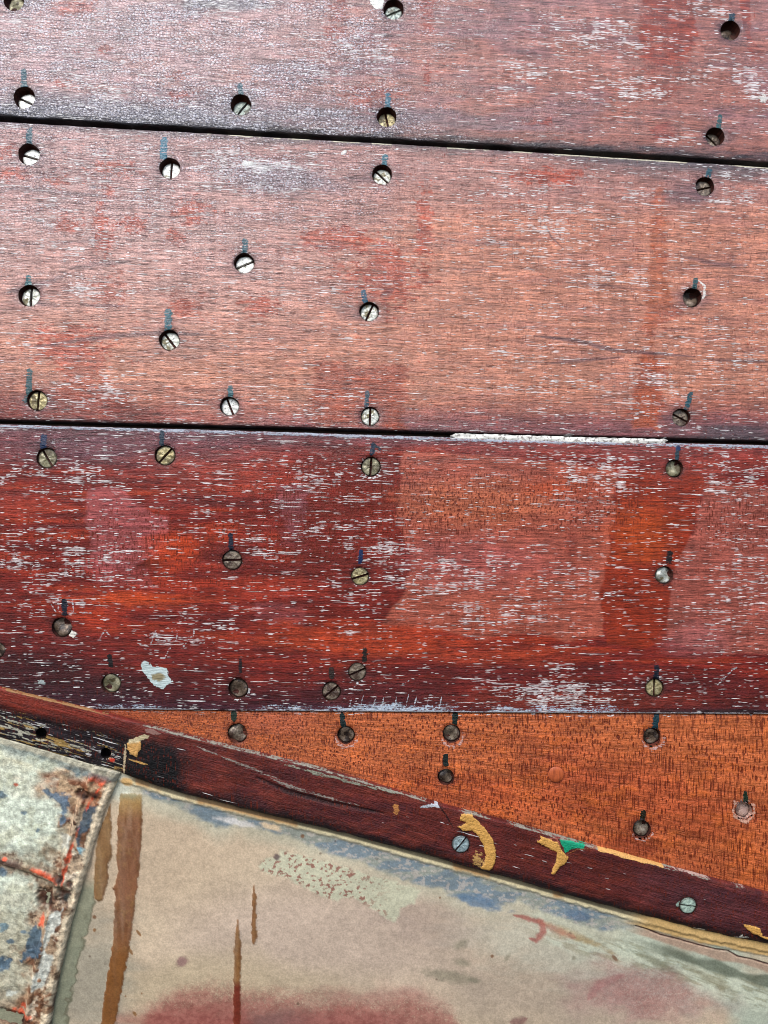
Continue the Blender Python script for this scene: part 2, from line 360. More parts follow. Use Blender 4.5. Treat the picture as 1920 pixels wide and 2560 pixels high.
# ------------------------------------------------------------------ screws
def head_mesh(kind, slot=True, seed=0):
    """unit radius head facing +Z, slot along X; clogged heads are lumpy and have no slot"""
    rng = np.random.RandomState(seed); vs, fs = [], []
    N = 36; hw = .125; dep = .34
    if slot:
        for s in (1, -1):
            ang0 = math.asin(hw); a = np.linspace(ang0, math.pi - ang0, N // 2)
            def rim(f, z):
                return [(f * math.cos(t), s * max(f * math.sin(t), hw), z + .02 * math.sin(7 * t + seed)) for t in a]
            rings = [rim(1., -.8), rim(1., -.06), rim(.93, .01)] + [rim(f, .01 + .05 * (1 - f)) for f in (.7, .4, .15)]
            b0 = len(vs)
            for r in rings: vs += r
            n = len(a)
            for i in range(len(rings) - 1):
                for j in range(n - 1):
                    f = (b0 + i * n + j, b0 + i * n + j + 1, b0 + (i + 1) * n + j + 1, b0 + (i + 1) * n + j)
                    fs.append(f if s == 1 else f[::-1])
            # slot side wall
            e = [b0 + i * n for i in range(len(rings))] + [b0 + i * n + n - 1 for i in reversed(range(len(rings)))]
            top = e[1:-1]; b1 = len(vs)
            for t in top: x, y, z = vs[t]; vs.append((x, y, -dep))
            for i in range(len(top) - 1):
                f = (top[i], top[i + 1], b1 + i + 1, b1 + i); fs.append(f[::-1] if s == 1 else f)
            for t in [b0 + (len(rings) - 1) * n]:
                fs.append(tuple([t + j for j in range(n)]) if s == 1 else tuple([t + j for j in range(n)][::-1]))
        b = len(vs); vs += [(-1, -hw, -dep), (1, -hw, -dep), (1, hw, -dep), (-1, hw, -dep)]; fs.append((b, b + 1, b + 2, b + 3))
    else:
        fr = [1., .97, .85, .65, .4, .18]; n = N
        for i, f in enumerate(fr):
            for t in range(n):
                a = t * 2 * math.pi / n; z = -.8 if i == 0 else -.18 * f * f + .26 * math.sin(2.1 * f * math.cos(a) + seed) * math.cos(2.6 * f * math.sin(a) + seed * 2) + rng.uniform(-.02, .02)
                vs.append((f * math.cos(a), f * math.sin(a), z))
        for i in range(len(fr) - 1):
            for j in range(n): fs.append((i * n + j, i * n + (j + 1) % n, (i + 1) * n + (j + 1) % n, (i + 1) * n + j))
        fs.append(tuple((len(fr) - 1) * n + j for j in range(n)))
    me = bpy.data.meshes.new('screw'); me.from_pydata([tuple(np.array(v) * .0062) for v in vs], [], fs); me.update()
    for p in me.polygons: p.use_smooth = not slot
    me.materials.append(MM[kind]); return me
_hm = {}
def place_screw(h, parent, base, name='screw', o_s=0.):
    key = (h['k'], h['slot'] is not None, int(h['x']) % 3); me = _hm.get(key)
    if me is None: me = _hm[key] = head_mesh(h['k'], h['slot'] is not None, int(h['x']) % 3 + 1)
    o = bpy.data.objects.new(name, me); C.objects.link(o); o.parent = parent
    p, n = W(np.full(1, h['x']), np.full(1, h['y']), base, 0.); p, n = Vector(p[0]), Vector(n[0])
    p = p + n * ((o_s - h['d']) * S)
    z = n; xa = Vector((1, 0, 0)); xa = (xa - z * xa.dot(z)).normalized(); ya = z.cross(xa)
    a = math.radians(h['slot'] or 0)
    # slot angle measured anticlockwise from the image's right
    X = xa * math.cos(a) + ya * math.sin(a); Y = z.cross(X)
    sc_ = h['r'] * h.get('hr', .96) * S / .0062
    tl = h.get('tilt', 0.)
    M = Matrix((X, Y, z)).transposed().to_4x4() @ Matrix.Rotation(math.radians(tl), 4, 'Y')
    o.matrix_local = Matrix.Translation(p - WP[parent.name]) @ M @ Matrix.Scale(sc_, 4)
    if h.get('label'): o['label'] = h['label']
    return o
# x, y, radius, depth, finish, slot angle or None, label
def H(x, y, r, d, k, slot, label=None, **kw):
    if d > 9 and k: d = d * 1.2
    rng = np.random.RandomState(int(abs(x * 3 + y))); h = dict(x=x, y=y, r=r, d=d, k=k, slot=slot, label=label, n=rng.uniform(-1, 1, 14)); h.update(kw); return h
# ink ticks beside the screws: polyline, half width, colour
TEAL, DTEAL, BLUE, BLACK = (26, 92, 110), (30, 82, 98), (20, 56, 104), (26, 24, 26)

def base_attrs(n): return dict(fleck=np.zeros(n), hatch=np.zeros(n), paint=np.zeros((n, 4)), col=np.zeros((n, 4)))
class Lay:
    """colour layers on a sheet, all in photograph pixels"""
    def __init__(s, x, y, col, gloss=.5):
        s.x, s.y = x, y; s.c = np.tile(lin(col), (len(x), 1)); s.g = np.full(len(x), gloss)
        s.f = np.zeros(len(x)); s.h = np.zeros(len(x)); s.b = np.zeros(len(x)); s.p = np.zeros((len(x), 3)); s.pa = np.zeros(len(x))
    def tint(s, m, col, a=1.): m = (m * a)[:, None]; s.c = s.c * (1 - m) + lin(col) * m
    def btint(s, m, col, a=1., sz=(11, 5), k=0.):       # the same, broken up finely along the grain
        n = fbm(s.x, s.y, sz[0], sz[1], 201, 3); s.tint(sstep(.08, .30, m * (1.05 + k) - (n - .25) * 1.5), col, a)
    def gloss(s, m, v): s.g = s.g * (1 - m) + v * m
    def fleck(s, m, v): s.f = np.maximum(s.f, m * v)
    def paint(s, m, col, a=1.):
        m = np.clip(m, 0, 1) * a; k = m > s.pa * .5
        w_ = (m / (np.maximum(s.pa, m) + 1e-6))[:, None] * k[:, None]; w_ = np.clip(w_, 0, 1)
        s.p = s.p * (1 - w_) + lin(col) * w_; s.pa = np.maximum(s.pa, m)
    def black(s, m, col=(20, 16, 18)): s.tint(m, col, 1.); s.f *= 1 - m; s.b *= 1 - m; s.pa *= 1 - m; s.g = s.g * (1 - m)
    def out(s): return dict(col=np.c_[s.c, s.g], fleck=np.clip(s.f, 0, 1), hatch=s.h, glint_bloom=np.clip(s.b, 0, 1), paint=np.c_[s.p, s.pa])

exec_order = []
# ------------------------------------------------------------------ seams and edges
gap1t = scurve([(0, 289), (640, 328), (1280, 366), (1920, 406)]); gap1b = scurve([(0, 302), (640, 338), (1280, 375), (1920, 416)])
gap2t = scurve([(0, 1051), (640, 1068), (1280, 1087), (1920, 1104)]); gap2b = scurve([(0, 1060), (640, 1077), (1280, 1098), (1920, 1112)])
line3 = scurve([(0, 1770), (230, 1773), (640, 1778), (1280, 1783), (1920, 1786)])
stripT = scurve([(0, 1720), (230, 1775), (386, 1820), (640, 1884), (794, 1920), (1099, 2013), (1280, 2060), (1465, 2113), (1666, 2169), (1920, 2236)], 50)
stripB = scurve([(0, 1853), (116, 1885), (212, 1915), (300, 1940), (451, 1987), (640, 2034), (871, 2090), (1064, 2143), (1280, 2203), (1511, 2268), (1666, 2308), (1781, 2337), (1920, 2364)], 40)
ridge = scurve([(1860, 322), (1939, 303), (2020, 268), (2124, 236), (2267, 194), (2391, 160), (2553, 128), (3100, 20)], 20)   # x as a function of y

hull = empty('boat_hull', W(np.array([960.]), np.array([2300.]))[0][0], 'weathered mahogany hull planks with rows of recessed slotted screws and scraped white paint', 'boat hull')

XS = axis(-700, 2620, -14, 1934)
def rows(a, b, n_fine, fine_from=0., fine_to=1.): return None
def plank(name, top, bot, base, h, attrfn, holes, rt=(8, 5), rb=(8, 5), ylo=None, wob=.8, label=None, lo=-14, hi=2574):
    """top, bot: edge curves; rt, rb: (length, drop) of the rounded edges"""
    ym = np.array([float(top(np.array(960.))), float(bot(np.array(960.)))])
    yy = axis(ym[0], ym[1], lo, hi); t = (yy - ym[0]) / (ym[1] - ym[0])
    T, X = np.meshgrid(t, XS, indexing='ij'); yt = top(X); yb = bot(X)
    wt = (fbm(X, X * 0, 26, 1, 5) - .5) * 2 * wob; wb = (fbm(X, X * 0 + 9, 26, 1, 9) - .5) * 2 * wob
    yt = yt + wt; yb = yb + wb
    Y = yt + T * (yb - yt); dt = Y - yt; db = yb - Y
    def rnd(d, L, D): q = np.clip(1 - d / L, 0, 1); return -D * (1 - np.sqrt(np.clip(1 - q * q, 0, 1)))
    off = rnd(dt, *rt) + rnd(db, *rb) + (fbm(X, Y, 160, 60, 3) - .5) * 2.0 + (fbm(X, Y, 34, 9, 8) - .5) * .7
    gv = (T * (ym[1] - ym[0])) / 1000.
    o = sheet(name, X, Y, base, off, attrfn, holes, wood, hull, 60., gv)
    for hh in holes:
        if hh['k']: place_screw(hh, o, base)
    if label: o['label'] = label
    return o

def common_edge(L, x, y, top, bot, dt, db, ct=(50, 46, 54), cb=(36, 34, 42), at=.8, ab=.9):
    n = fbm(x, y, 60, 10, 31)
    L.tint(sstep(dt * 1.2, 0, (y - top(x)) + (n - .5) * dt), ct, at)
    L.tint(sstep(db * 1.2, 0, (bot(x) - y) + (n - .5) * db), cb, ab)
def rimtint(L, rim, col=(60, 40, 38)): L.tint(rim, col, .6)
def tick(L, pts, wd, col, a=.62):
    col = tuple(c * .82 for c in col)
    L.paint(stroke(L.x, L.y, pts, wd, .3, .35, (8, 5), 6, taper=False), col, a)
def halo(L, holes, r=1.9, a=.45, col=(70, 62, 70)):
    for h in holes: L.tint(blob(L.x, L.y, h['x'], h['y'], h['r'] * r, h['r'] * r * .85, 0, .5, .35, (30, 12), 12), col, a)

# ------------------------------------------------------------------ plank above the frame, and plank 1
h1 = [H(34, 0, 26, 14, 'olive', None), H(60, 243, 27, 17, 'white', -28, 'bright screw head with its slot sloping down to the right'), H(602, 261, 26, 17, 'grey', 55), H(984, 22, 25, 13, 'grey', 27),
      H(967, 291, 24.5, 16, 'brass', -80), H(1826, 75, 24.5, 17, 'dark', None), H(1788, 341, 23.5, 18, 'brown', -50)]
def a1(x, y, rim):
    L = Lay(x, y, (152, 94, 80), .62)
    n = fbm(x, y, 240, 60, 40); n2 = fbm(x, y, 50, 14, 41)
    L.tint(sstep(1250, 300, x + (n - .5) * 500), (172, 140, 142), .85)  # left end paler, the sheen put into the tint
    L.tint(sstep(.50, .70, n), (120, 92, 104), .5); L.tint(sstep(.52, .72, fbm(x, y, 120, 22, 44)), (176, 120, 108), .45)
    L.tint(poly(x, y, [(1610, -60), (1742, -60), (1740, 60), (1720, 120), (1640, 150), (1606, 170)], 6, 14, (30, 8)), (130, 56, 38), .85)
    L.btint(poly(x, y, [(1607, -60), (1742, -60), (1744, 90), (1715, 160), (1640, 175), (1605, 175), (1600, 100)], 8, 16, (30, 8)), (140, 56, 34), .85)
    L.btint(blob(x, y, 1660, 205, 45, 45, 0, .3, .7, (18, 6)), (140, 56, 34), .6)
    L.btint(poly(x, y, [(1848, -60), (1872, -60), (1878, 90), (1910, 130), (1905, 155), (1880, 150), (1858, 70)], 5, 8, (12, 6)), (146, 60, 40), .8)
    L.btint(blob(x, y, 1660, 330, 30, 24, 0, .3, .6, (16, 6)), (146, 56, 44), .6)
    for cx, cy, rx, ry in ((180, 18, 45, 18), (262, 124, 14, 8), (440, 192, 22, 12), (440, 235, 16, 14), (445, 268, 8, 8), (825, 76, 12, 10), (845, 30, 16, 40), (155, 208, 12, 8), (1068, 30, 12, 40), (1068, 190, 7, 30), (930, 250, 50, 30), (1340, 305, 30, 10)):
        L.btint(blob(x, y, cx, cy, rx * 1.5, ry * 1.5, 0, .8, .5, (30, 12), 14) * .8, (150, 56, 34), .85)
    L.tint(sstep(1240, 1400, x) * sstep(.45, .7, n2) * .5, (160, 100, 82))
    # grey dirt by the seam
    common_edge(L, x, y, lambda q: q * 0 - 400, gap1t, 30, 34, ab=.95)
    L.tint(blob(x, y, 230, 285, 420, 45, 3.4, .6, .4, (90, 20)), (70, 78, 92), .75)
    L.tint(blob(x, y, 560, 6, 120, 18, 0, .5, .6), (84, 108, 120), .6); L.tint(blob(x, y, 870, 290, 420, 26, 3.4, .6, .4), (84, 84, 96), .5)
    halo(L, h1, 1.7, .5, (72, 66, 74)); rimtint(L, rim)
    # white paint in the pores
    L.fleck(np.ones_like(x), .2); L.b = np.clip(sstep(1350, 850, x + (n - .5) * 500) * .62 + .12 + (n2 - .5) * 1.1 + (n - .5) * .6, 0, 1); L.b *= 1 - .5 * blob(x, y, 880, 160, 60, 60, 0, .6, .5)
    L.b = np.maximum(L.b, .9 * blob(x, y, 300, 275, 420, 34, 3.4, .6, .4)); L.b = np.maximum(L.b, blob(x, y, 880, 120, 90, 70, 0, .8, .5)); L.b = np.maximum(L.b, .85 * blob(x, y, 350, 90, 330, 70, 3, .7, .7, (120, 40)))  # pale specks paint in the sheen of the upper left
    L.fleck(sstep(900, 200, x), .38 + .0 * x)
    for cx, cy, rx, ry, v in ((240, 222, 120, 40, .62), (560, 16, 150, 26, .75), (1480, 95, 170, 50, .72), (1560, 220, 120, 50, .68), (1900, 238, 50, 40, .95), (1310, 190, 80, 50, .6), (1760, 20, 120, 30, .62), (1840, 190, 120, 60, .5), (1690, 350, 60, 16, .7), (300, 250, 260, 22, .6), (880, 130, 200, 100, .45), (1100, 60, 80, 40, .4), (100, 60, 200, 60, .45), (1740, 190, 90, 24, .62)):
        L.fleck(blob(x, y, cx, cy, rx, ry, 2, .8, .5, (60, 16), 15), v * 1.22)
    L.fleck(sstep(26, 4, gap1t(x) - y), .3)
    L.paint(poly(x, y, [(925, -40), (961, -40), (958, 22), (938, 22), (925, 8)], 3, 4), (226, 228, 222), .9)
    L.paint(blob(x, y, 1908, 246, 12, 9, 0, .4, .5, (10, 5)), (214, 212, 206), .6)
    for pts, wd, c in (([(58, 178), (60, 216)], 7.5, TEAL), ([(600, 214), (602, 236)], 7, TEAL), ([(970, 238), (969, 268)], 7.5, (20, 110, 138)), ([(1832, 27), (1828, 54)], 8, (26, 66, 84)), ([(1800, 292), (1796, 322)], 6.5, (30, 88, 92))): tick(L, pts, wd, c, .60)
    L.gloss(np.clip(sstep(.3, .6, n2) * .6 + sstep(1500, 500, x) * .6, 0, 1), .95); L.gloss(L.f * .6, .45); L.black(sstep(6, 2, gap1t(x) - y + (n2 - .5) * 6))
    return L.out()
plank('plank', lambda x: gap1t(x) - 1400., lambda x: gap1t(x) - 735., 0, 660, lambda x, y, r: Lay(x, y, (150, 98, 92), .6).out() | {'fleck': np.full(len(x), .35)}, [])
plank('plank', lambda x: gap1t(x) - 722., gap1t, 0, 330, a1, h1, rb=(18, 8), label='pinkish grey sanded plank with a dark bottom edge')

# ------------------------------------------------------------------ plank 2
h2 = [H(72, 385, 27, 15, 'white', -18), H(424, 420, 26, 14, 'white', 88), H(955, 436, 25, 13, 'silver', -46), H(1763, 465, 23.5, 12, 'brown', 15),
      H(610, 657, 25.5, 12, 'white', 24), H(72, 739, 27, 12, 'silver', 89), H(423, 850, 25.5, 11, 'silver', -52), H(923, 778, 24.5, 11, 'silver', 66),
      H(92, 1001, 26, 9, 'brass', 86, 'brassy screw head with an upright slot'), H(573, 1015, 24, 11, 'white', -68), H(925, 1041, 24, 7, 'silver', 88), H(1731, 743, 23.5, 14, 'dark', None), H(1704, 1043, 22.5, 10, 'brown', -28)]
def a2(x, y, rim):
    L = Lay(x, y, (184, 120, 96), .6)
    n = fbm(x, y, 260, 70, 50); n2 = fbm(x, y, 60, 12, 51); n3 = fbm(x, y, 120, 16, 52)
    L.tint(sstep(1150, 500, x + (n - .5) * 400) * sstep(960, 560, y), (186, 144, 138), .85)
    L.tint(sstep(.50, .72, n3), (156, 100, 92), .4); L.tint(sstep(.52, .68, n2) * sstep(600, 1100, x), (196, 120, 90), .4)
    L.tint(sstep(600, 420, y + (n - .5) * 100), (146, 110, 112), .5)
    L.tint(sstep(960, 1060, y + (n - .5) * 80), (140, 62, 54), .75)
    L.tint(sstep(1010, 1075, y + (n2 - .5) * 50) * sstep(500, 800, x), (116, 66, 72), .8)
    L.tint(blob(x, y, 120, 1035, 330, 34, 1.5, .5, .4), (116, 34, 26), .9)
    # warm patches of old varnish
    P = [([(140, 880), (265, 865), (262, 960), (300, 1000), (250, 1035), (120, 1020), (150, 940)], .85), ([(240, 700), (278, 680), (320, 740), (325, 765), (230, 760)], .7), ([(415, 735), (520, 735), (500, 800), (430, 790)], .6),
         ([(800, 905), (1012, 925), (1014, 1010), (960, 1050), (790, 1065), (775, 1010), (790, 960)], .62), ([(1600, 895), (1665, 910), (1660, 960), (1655, 1060), (1580, 1065), (1583, 1000)], .85), ([(1640, 480), (1660, 490), (1655, 600), (1640, 600)], .7),
         ([(1645, 620), (1665, 620), (1668, 680), (1640, 670)], .6), ([(1620, 760), (1680, 760), (1700, 790), (1640, 820), (1625, 860), (1605, 840)], .7), ([(825, 640), (860, 655), (850, 690), (900, 700), (870, 720), (830, 690)], .6)]
    for pts, a in P: L.btint(poly(x, y, pts, 22, 34, (34, 9), 55) * (.72 + .3 * a), (156, 62, 30), .3 + .5 * a); L.gloss(poly(x, y, pts, 8, 26, (34, 9), 55), .85)
    L.tint(poly(x, y, [(795, 905), (1012, 925), (1012, 1000), (1000, 1075), (770, 1070), (778, 1000)], 8, 30, (30, 8), 59), (146, 62, 34), .8); L.tint(poly(x, y, [(1612, 880), (1655, 890), (1640, 1070), (1582, 1070), (1586, 980)], 5, 14, (30, 8), 60), (160, 72, 34), .85); L.tint(poly(x, y, [(1640, 460), (1662, 460), (1664, 700), (1690, 770), (1640, 800), (1625, 880), (1612, 800)], 6, 16, (24, 8), 61), (166, 84, 46), .7)
    L.tint(blob(x, y, 130, 1010, 260, 46, 1.5, .5, .5), (122, 40, 24), .7)
    for cx, cy, rx, ry in ((175, 860, 60, 30), (250, 555, 14, 30), (165, 560, 26, 16), (262, 590, 20, 30), (285, 420, 34, 16), (145, 450, 20, 10), (20, 380, 26, 12), (30, 435, 30, 12), (480, 530, 30, 22), (440, 590, 14, 14), (270, 480, 12, 12), (655, 762, 34, 18), (330, 560, 26, 14), (460, 770, 20, 14), (970, 690, 60, 50), (1060, 560, 14, 60), (850, 600, 60, 20), (1380, 440, 60, 14)):
        L.btint(blob(x, y, cx, cy, rx * 1.6, ry * 1.6, 0, .8, .5, (30, 12), 56) * .8, (166, 64, 34), .85)
    # dark mineral streaks
    for pts, wd, a in (([(1330, 838), (1440, 852), (1530, 874), (1620, 882), (1740, 892)], 5.5, .62), ([(1765, 898), (1850, 902), (1930, 905)], 4, .55), ([(1360, 908), (1450, 902), (1560, 892)], 4, .55), ([(1700, 640), (1790, 660), (1870, 664)], 6, .5), ([(1410, 706), (1530, 716), (1640, 728)], 4, .4), ([(1660, 826), (1740, 820)], 4, .4),
                       ([(0, 470), (120, 478), (290, 492)], 5, .5), ([(80, 868), (190, 852), (260, 842), (400, 832), (550, 838)], 6, .55), ([(200, 762), (330, 766)], 3.5, .6), ([(20, 730), (100, 712), (160, 690)], 9, .5), ([(80, 758), (150, 766)], 7, .4), ([(170, 672), (240, 662), (330, 652)], 7, .45), ([(840, 775), (900, 790)], 18, .35), ([(950, 742), (985, 722)], 7, .4), ([(860, 446), (930, 452)], 10, .45), ([(1360, 560), (1380, 595), (1410, 622)], 2.2, .6), ([(60, 610), (200, 606), (300, 590)], 4, .35), ([(350, 530), (430, 545), (550, 528)], 1.8, .7), ([(700, 612), (900, 618)], 4, .3), ([(1100, 600), (1300, 612)], 5, .3)):
        L.tint(stroke(x, y, pts, wd, .6, .4, (40, 8), 57), (66, 50, 62), min(1, a * 1.12))
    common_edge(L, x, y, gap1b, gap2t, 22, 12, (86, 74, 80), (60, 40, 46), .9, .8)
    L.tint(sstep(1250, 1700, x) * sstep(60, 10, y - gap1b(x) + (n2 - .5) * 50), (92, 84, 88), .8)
    L.tint(blob(x, y, 1720, 490, 60, 30, 0, .5, .4), (104, 76, 80), .7); L.tint(blob(x, y, 720, 450, 120, 34, 5, .6, .5), (112, 114, 128), .5)
    L.tint(blob(x, y, 1850, 1085, 130, 26, 1.5, .5, .5), (72, 60, 66), .8)
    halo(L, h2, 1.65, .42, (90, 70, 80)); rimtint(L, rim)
    L.b = np.clip(sstep(1080, 940, x) * sstep(1000, 450, y + (n - .5) * 300) * .50 + .04 + (n2 - .5) * .9, 0, 1); L.b = np.maximum(L.b, .9 * blob(x, y, 650, 430, 220, 60, 5, .7, .5))  # glints on the left half painted as pale specks
    L.fleck(np.ones_like(x), .26); L.fleck(sstep(900, 300, x) * sstep(950, 600, y), .42); L.fleck(sstep(1100, 1300, x), .33)
    for cx, cy, rx, ry, v in ((640, 405, 170, 34, .85), (330, 370, 120, 20, .6), (640, 470, 180, 20, .5), (1340, 590, 200, 60, .55), (1420, 540, 150, 40, .66), (1290, 480, 100, 40, .6), (1580, 480, 60, 20, .6), (1860, 430, 120, 28, .8), (1820, 480, 80, 16, .7), (1570, 700, 130, 46, .6), (240, 720, 110, 30, .72), (180, 620, 160, 30, .55), (240, 980, 160, 70, .58), (80, 850, 120, 50, .4), (1640, 960, 170, 100, .52), (1380, 960, 150, 50, .5), (1850, 900, 120, 120, .4), (1300, 880, 120, 40, .45), (760, 1010, 220, 60, .36), (550, 690, 200, 80, .34), (1180, 790, 60, 16, .7), (1820, 500, 60, 14, .72), (760, 700, 300, 100, .36)):
        L.fleck(blob(x, y, cx, cy, rx, ry, 2, .8, .5, (60, 16), 16), v * 1.15)
    L.fleck(sstep(14, 2, gap2t(x) - y), .62)
    # thin pale broken edge by the seam
    e = sstep(4.5, 1.5, np.abs(y - gap1b(x) - 2.5)) * sstep(.42, .56, fbm(x, y, 50, 50, 58)) * sstep(300, 650, x)
    L.paint(e, (196, 190, 168), .75)
    L.paint(blob(x, y, 859, 382, 8, 4, -30, .4, .4, (8, 6)), (220, 218, 214), .9); L.paint(blob(x, y, 620, 410, 14, 8, 0, .5, .6, (10, 6)), (232, 232, 230), .7)
    L.paint(stroke(x, y, [(1745, 700), (1762, 716), (1760, 740), (1750, 752)], 4, .5, .5, (8, 6)), (220, 214, 208), .6)
    for pts, wd, c in (([(74, 326), (74, 356)], 8.5, TEAL), ([(410, 350), (408, 392)], 9, (34, 122, 152)), ([(963, 394), (961, 410)], 8, (50, 120, 140)), ([(1773, 428), (1770, 442)], 8, (24, 92, 110)), ([(613, 604), (611, 630)], 8, TEAL), ([(71, 694), (70, 712)], 8.5, (40, 112, 120)), ([(420, 780), (420, 822)], 9.5, (42, 106, 122)), ([(909, 730), (913, 752)], 7, (32, 92, 122)), ([(74, 928), (72, 988), (64, 1000)], 8, (44, 92, 100)), ([(576, 968), (577, 990)], 7, (52, 112, 124)), ([(918, 982), (916, 1014)], 6, (24, 72, 92)), ([(1738, 702), (1737, 720)], 7, (34, 86, 92)), ([(1726, 986), (1722, 1002), (1716, 1020)], 7, (24, 84, 98))): tick(L, pts, wd, c, .60)
    L.gloss(np.clip(sstep(.3, .6, n2) * .5 + sstep(1300, 400, x) * .5 * sstep(1000, 500, y), 0, 1), .92); L.gloss(L.f * .6, .45)
    L.h = .25 * sstep(900, 1000, x); L.black(sstep(5, 1, gap2t(x) - y))
    return L.out()
plank('plank', gap1b, gap2t, 0, 700, a2, h2, rt=(7, 5), rb=(7, 5), label='broad salmon pink plank with dark mineral streaks')

# ------------------------------------------------------------------ plank 3
h3 = [H(116, 1145, 26, 7, 'olive', -58), H(412, 1138, 25.5, 7, 'brass', 48), H(927, 1166, 24.5, 5, 'olive', 86), H(1686, 1171, 22, 7, 'olive', None), H(580, 1400, 25, 5, 'brown', 3),
      H(900, 1441, 22.5, 2, 'brass', 18, 'yellow green screw head lying flush', hr=.98), H(1661, 1438, 22.5, 8, 'silver', None, 'rounded silvery screw head without a slot'), H(153, 1569, 25.5, 7, 'dark', None), H(-8, 1625, 20, 6, 'dark', None), H(277, 1709, 25, 4, 'olive', None),
      H(595, 1722, 25, 8, 'dark', None), H(828, 1729, 23.5, 4, 'brown', 40), H(893, 1680, 23, 3, 'brown', 24), H(1637, 1720, 23, 5, 'brass', 89)]
def a3(x, y, rim):
    L = Lay(x, y, (126, 36, 26), .75)
    n = fbm(x, y, 240, 60, 60); n2 = fbm(x, y, 70, 12, 61); n3 = fbm(x, y, 180, 14, 62)
    L.tint(sstep(.5, .72, n3), (160, 56, 26), .6); L.tint(sstep(.5, .3, n3), (84, 26, 26), .6)
    mv = sstep(120, 20, (y - gap2b(x)) + (n - .5) * 90) * sstep(850, 480, x); L.tint(mv, (98, 64, 76), .8)
    L.tint(sstep(44, 8, (y - gap2b(x)) + (n2 - .5) * 30), (104, 60, 66), .8)
    L.tint(sstep(130, 20, (y - gap2b(x)) + (n - .5) * 90) * sstep(1100, 1250, x), (140, 60, 52), .7)
    # lighter region right of the old tape edge
    big = [(1005, 1120), (1000, 1250), (990, 1300), (1018, 1360), (1030, 1410), (1005, 1490), (960, 1560), (1100, 1570), (1200, 1600), (1330, 1575), (1420, 1600), (1510, 1590), (1505, 1480), (1522, 1400), (1542, 1210), (1530, 1170)]
    L.tint(poly(x, y, [(772, 1130), (1003, 1120), (998, 1250), (988, 1300), (1016, 1360), (1028, 1410), (1003, 1490), (955, 1570), (800, 1600), (755, 1400)], 8, 14, (40, 16), 63), (112, 30, 20), .8)
    L.tint(poly(x, y, big, 4, 12, (70, 26), 63), (164, 84, 66), .92)
    L.tint(blob(x, y, 1200, 1260, 190, 60, 0, .5, .5), (188, 104, 66), .55); L.tint(blob(x, y, 1180, 1400, 200, 60, 0, .7, .5), (160, 82, 80), .6)
    trap = [(1548, 1180), (1546, 1240), (1538, 1310), (1526, 1370), (1508, 1420), (1503, 1480), (1508, 1540), (1520, 1610), (1600, 1625), (1668, 1600), (1672, 1520), (1684, 1450), (1708, 1385), (1735, 1320), (1752, 1260), (1762, 1190)]
    L.tint(poly(x, y, trap, 4, 10, (60, 40), 64), (138, 44, 20), .95); L.tint(blob(x, y, 1600, 1330, 90, 70, 0, .7, .6), (180, 74, 26), .6)
    rt_ = [(1762, 1215), (1752, 1260), (1735, 1320), (1708, 1385), (1684, 1450), (1672, 1520), (1668, 1600), (1800, 1635), (2700, 1620), (2700, 1230)]
    L.tint(poly(x, y, rt_, 4, 10, (60, 40), 65), (154, 82, 70), .9)
    L.tint(blob(x, y, 1740, 1600, 80, 40, 0, .5, .3), (164, 96, 96), .5); L.tint(blob(x, y, 1430, 1370, 16, 50, 0, .6, .5), (120, 46, 36), .5)
    for pts, c, a in (([(222, 1225), (300, 1218), (345, 1262), (390, 1285), (420, 1290), (424, 1370), (360, 1400), (330, 1432), (235, 1425), (215, 1300)], (164, 84, 84), .78), ([(690, 1215), (760, 1205), (772, 1260), (760, 1310), (735, 1335), (700, 1290)], (142, 84, 92), .75),
                      ([(700, 1330), (760, 1330), (770, 1380), (705, 1375)], (130, 66, 72), .5), ([(640, 1505), (760, 1515), (765, 1560), (640, 1555)], (150, 74, 74), .5), ([(200, 1400), (370, 1420), (380, 1470), (240, 1460)], (150, 70, 70), .5)):
        L.tint(poly(x, y, pts, 5, 12, (30, 14), 66), c, a)
    for cx, cy, rx, ry, c, a in ((430, 1375, 60, 40, (184, 62, 24), .9), (560, 1330, 60, 22, (176, 58, 26), .7), (60, 1270, 90, 26, (160, 56, 36), .6), (320, 1500, 120, 22, (180, 66, 28), .8), (620, 1470, 200, 26, (160, 50, 28), .7), (900, 1600, 260, 40, (172, 62, 30), .8), (1230, 1640, 220, 22, (160, 60, 34), .7), (700, 1240, 60, 60, (124, 36, 28), .4), (950, 1330, 46, 70, (140, 42, 24), .7), (330, 1620, 240, 36, (110, 34, 30), .7), (820, 1370, 160, 100, (108, 34, 28), .6), (560, 1180, 180, 50, (150, 48, 28), .6), (240, 1540, 60, 20, (160, 52, 26), .7), (1400, 1220, 90, 26, (182, 74, 34), .6), (1780, 1350, 40, 200, (164, 84, 70), .4), (1850, 1130, 120, 40, (140, 50, 40), .5)):
        L.tint(blob(x, y, cx, cy, rx, ry, 1, .6, .6, (60, 14), 67), c, a)
    L.tint(sstep(1600, 1740, y + (n - .5) * 120 - sstep(700, 1500, x) * 40), (76, 24, 26), .85)
    L.tint(blob(x, y, 100, 1720, 330, 100, 10, .5, .4), (50, 20, 26), .85); L.tint(sstep(1710, 1775, y + (n2 - .5) * 60) * sstep(1350, 700, x), (58, 28, 42), .8)
    L.tint(blob(x, y, 1450, 1750, 300, 24, 0, .6, .5), (140, 56, 40), .4)
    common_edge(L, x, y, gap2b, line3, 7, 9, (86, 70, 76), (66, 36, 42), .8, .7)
    L.tint(blob(x, y, 1800, 1782, 220, 10, .3, .4, .4), (46, 30, 34), .9)
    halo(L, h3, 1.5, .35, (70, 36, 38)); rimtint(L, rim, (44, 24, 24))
    L.fleck(np.ones_like(x), .30); L.b = np.clip(.45 * mv + (n2 - .62) * .8, 0, 1)
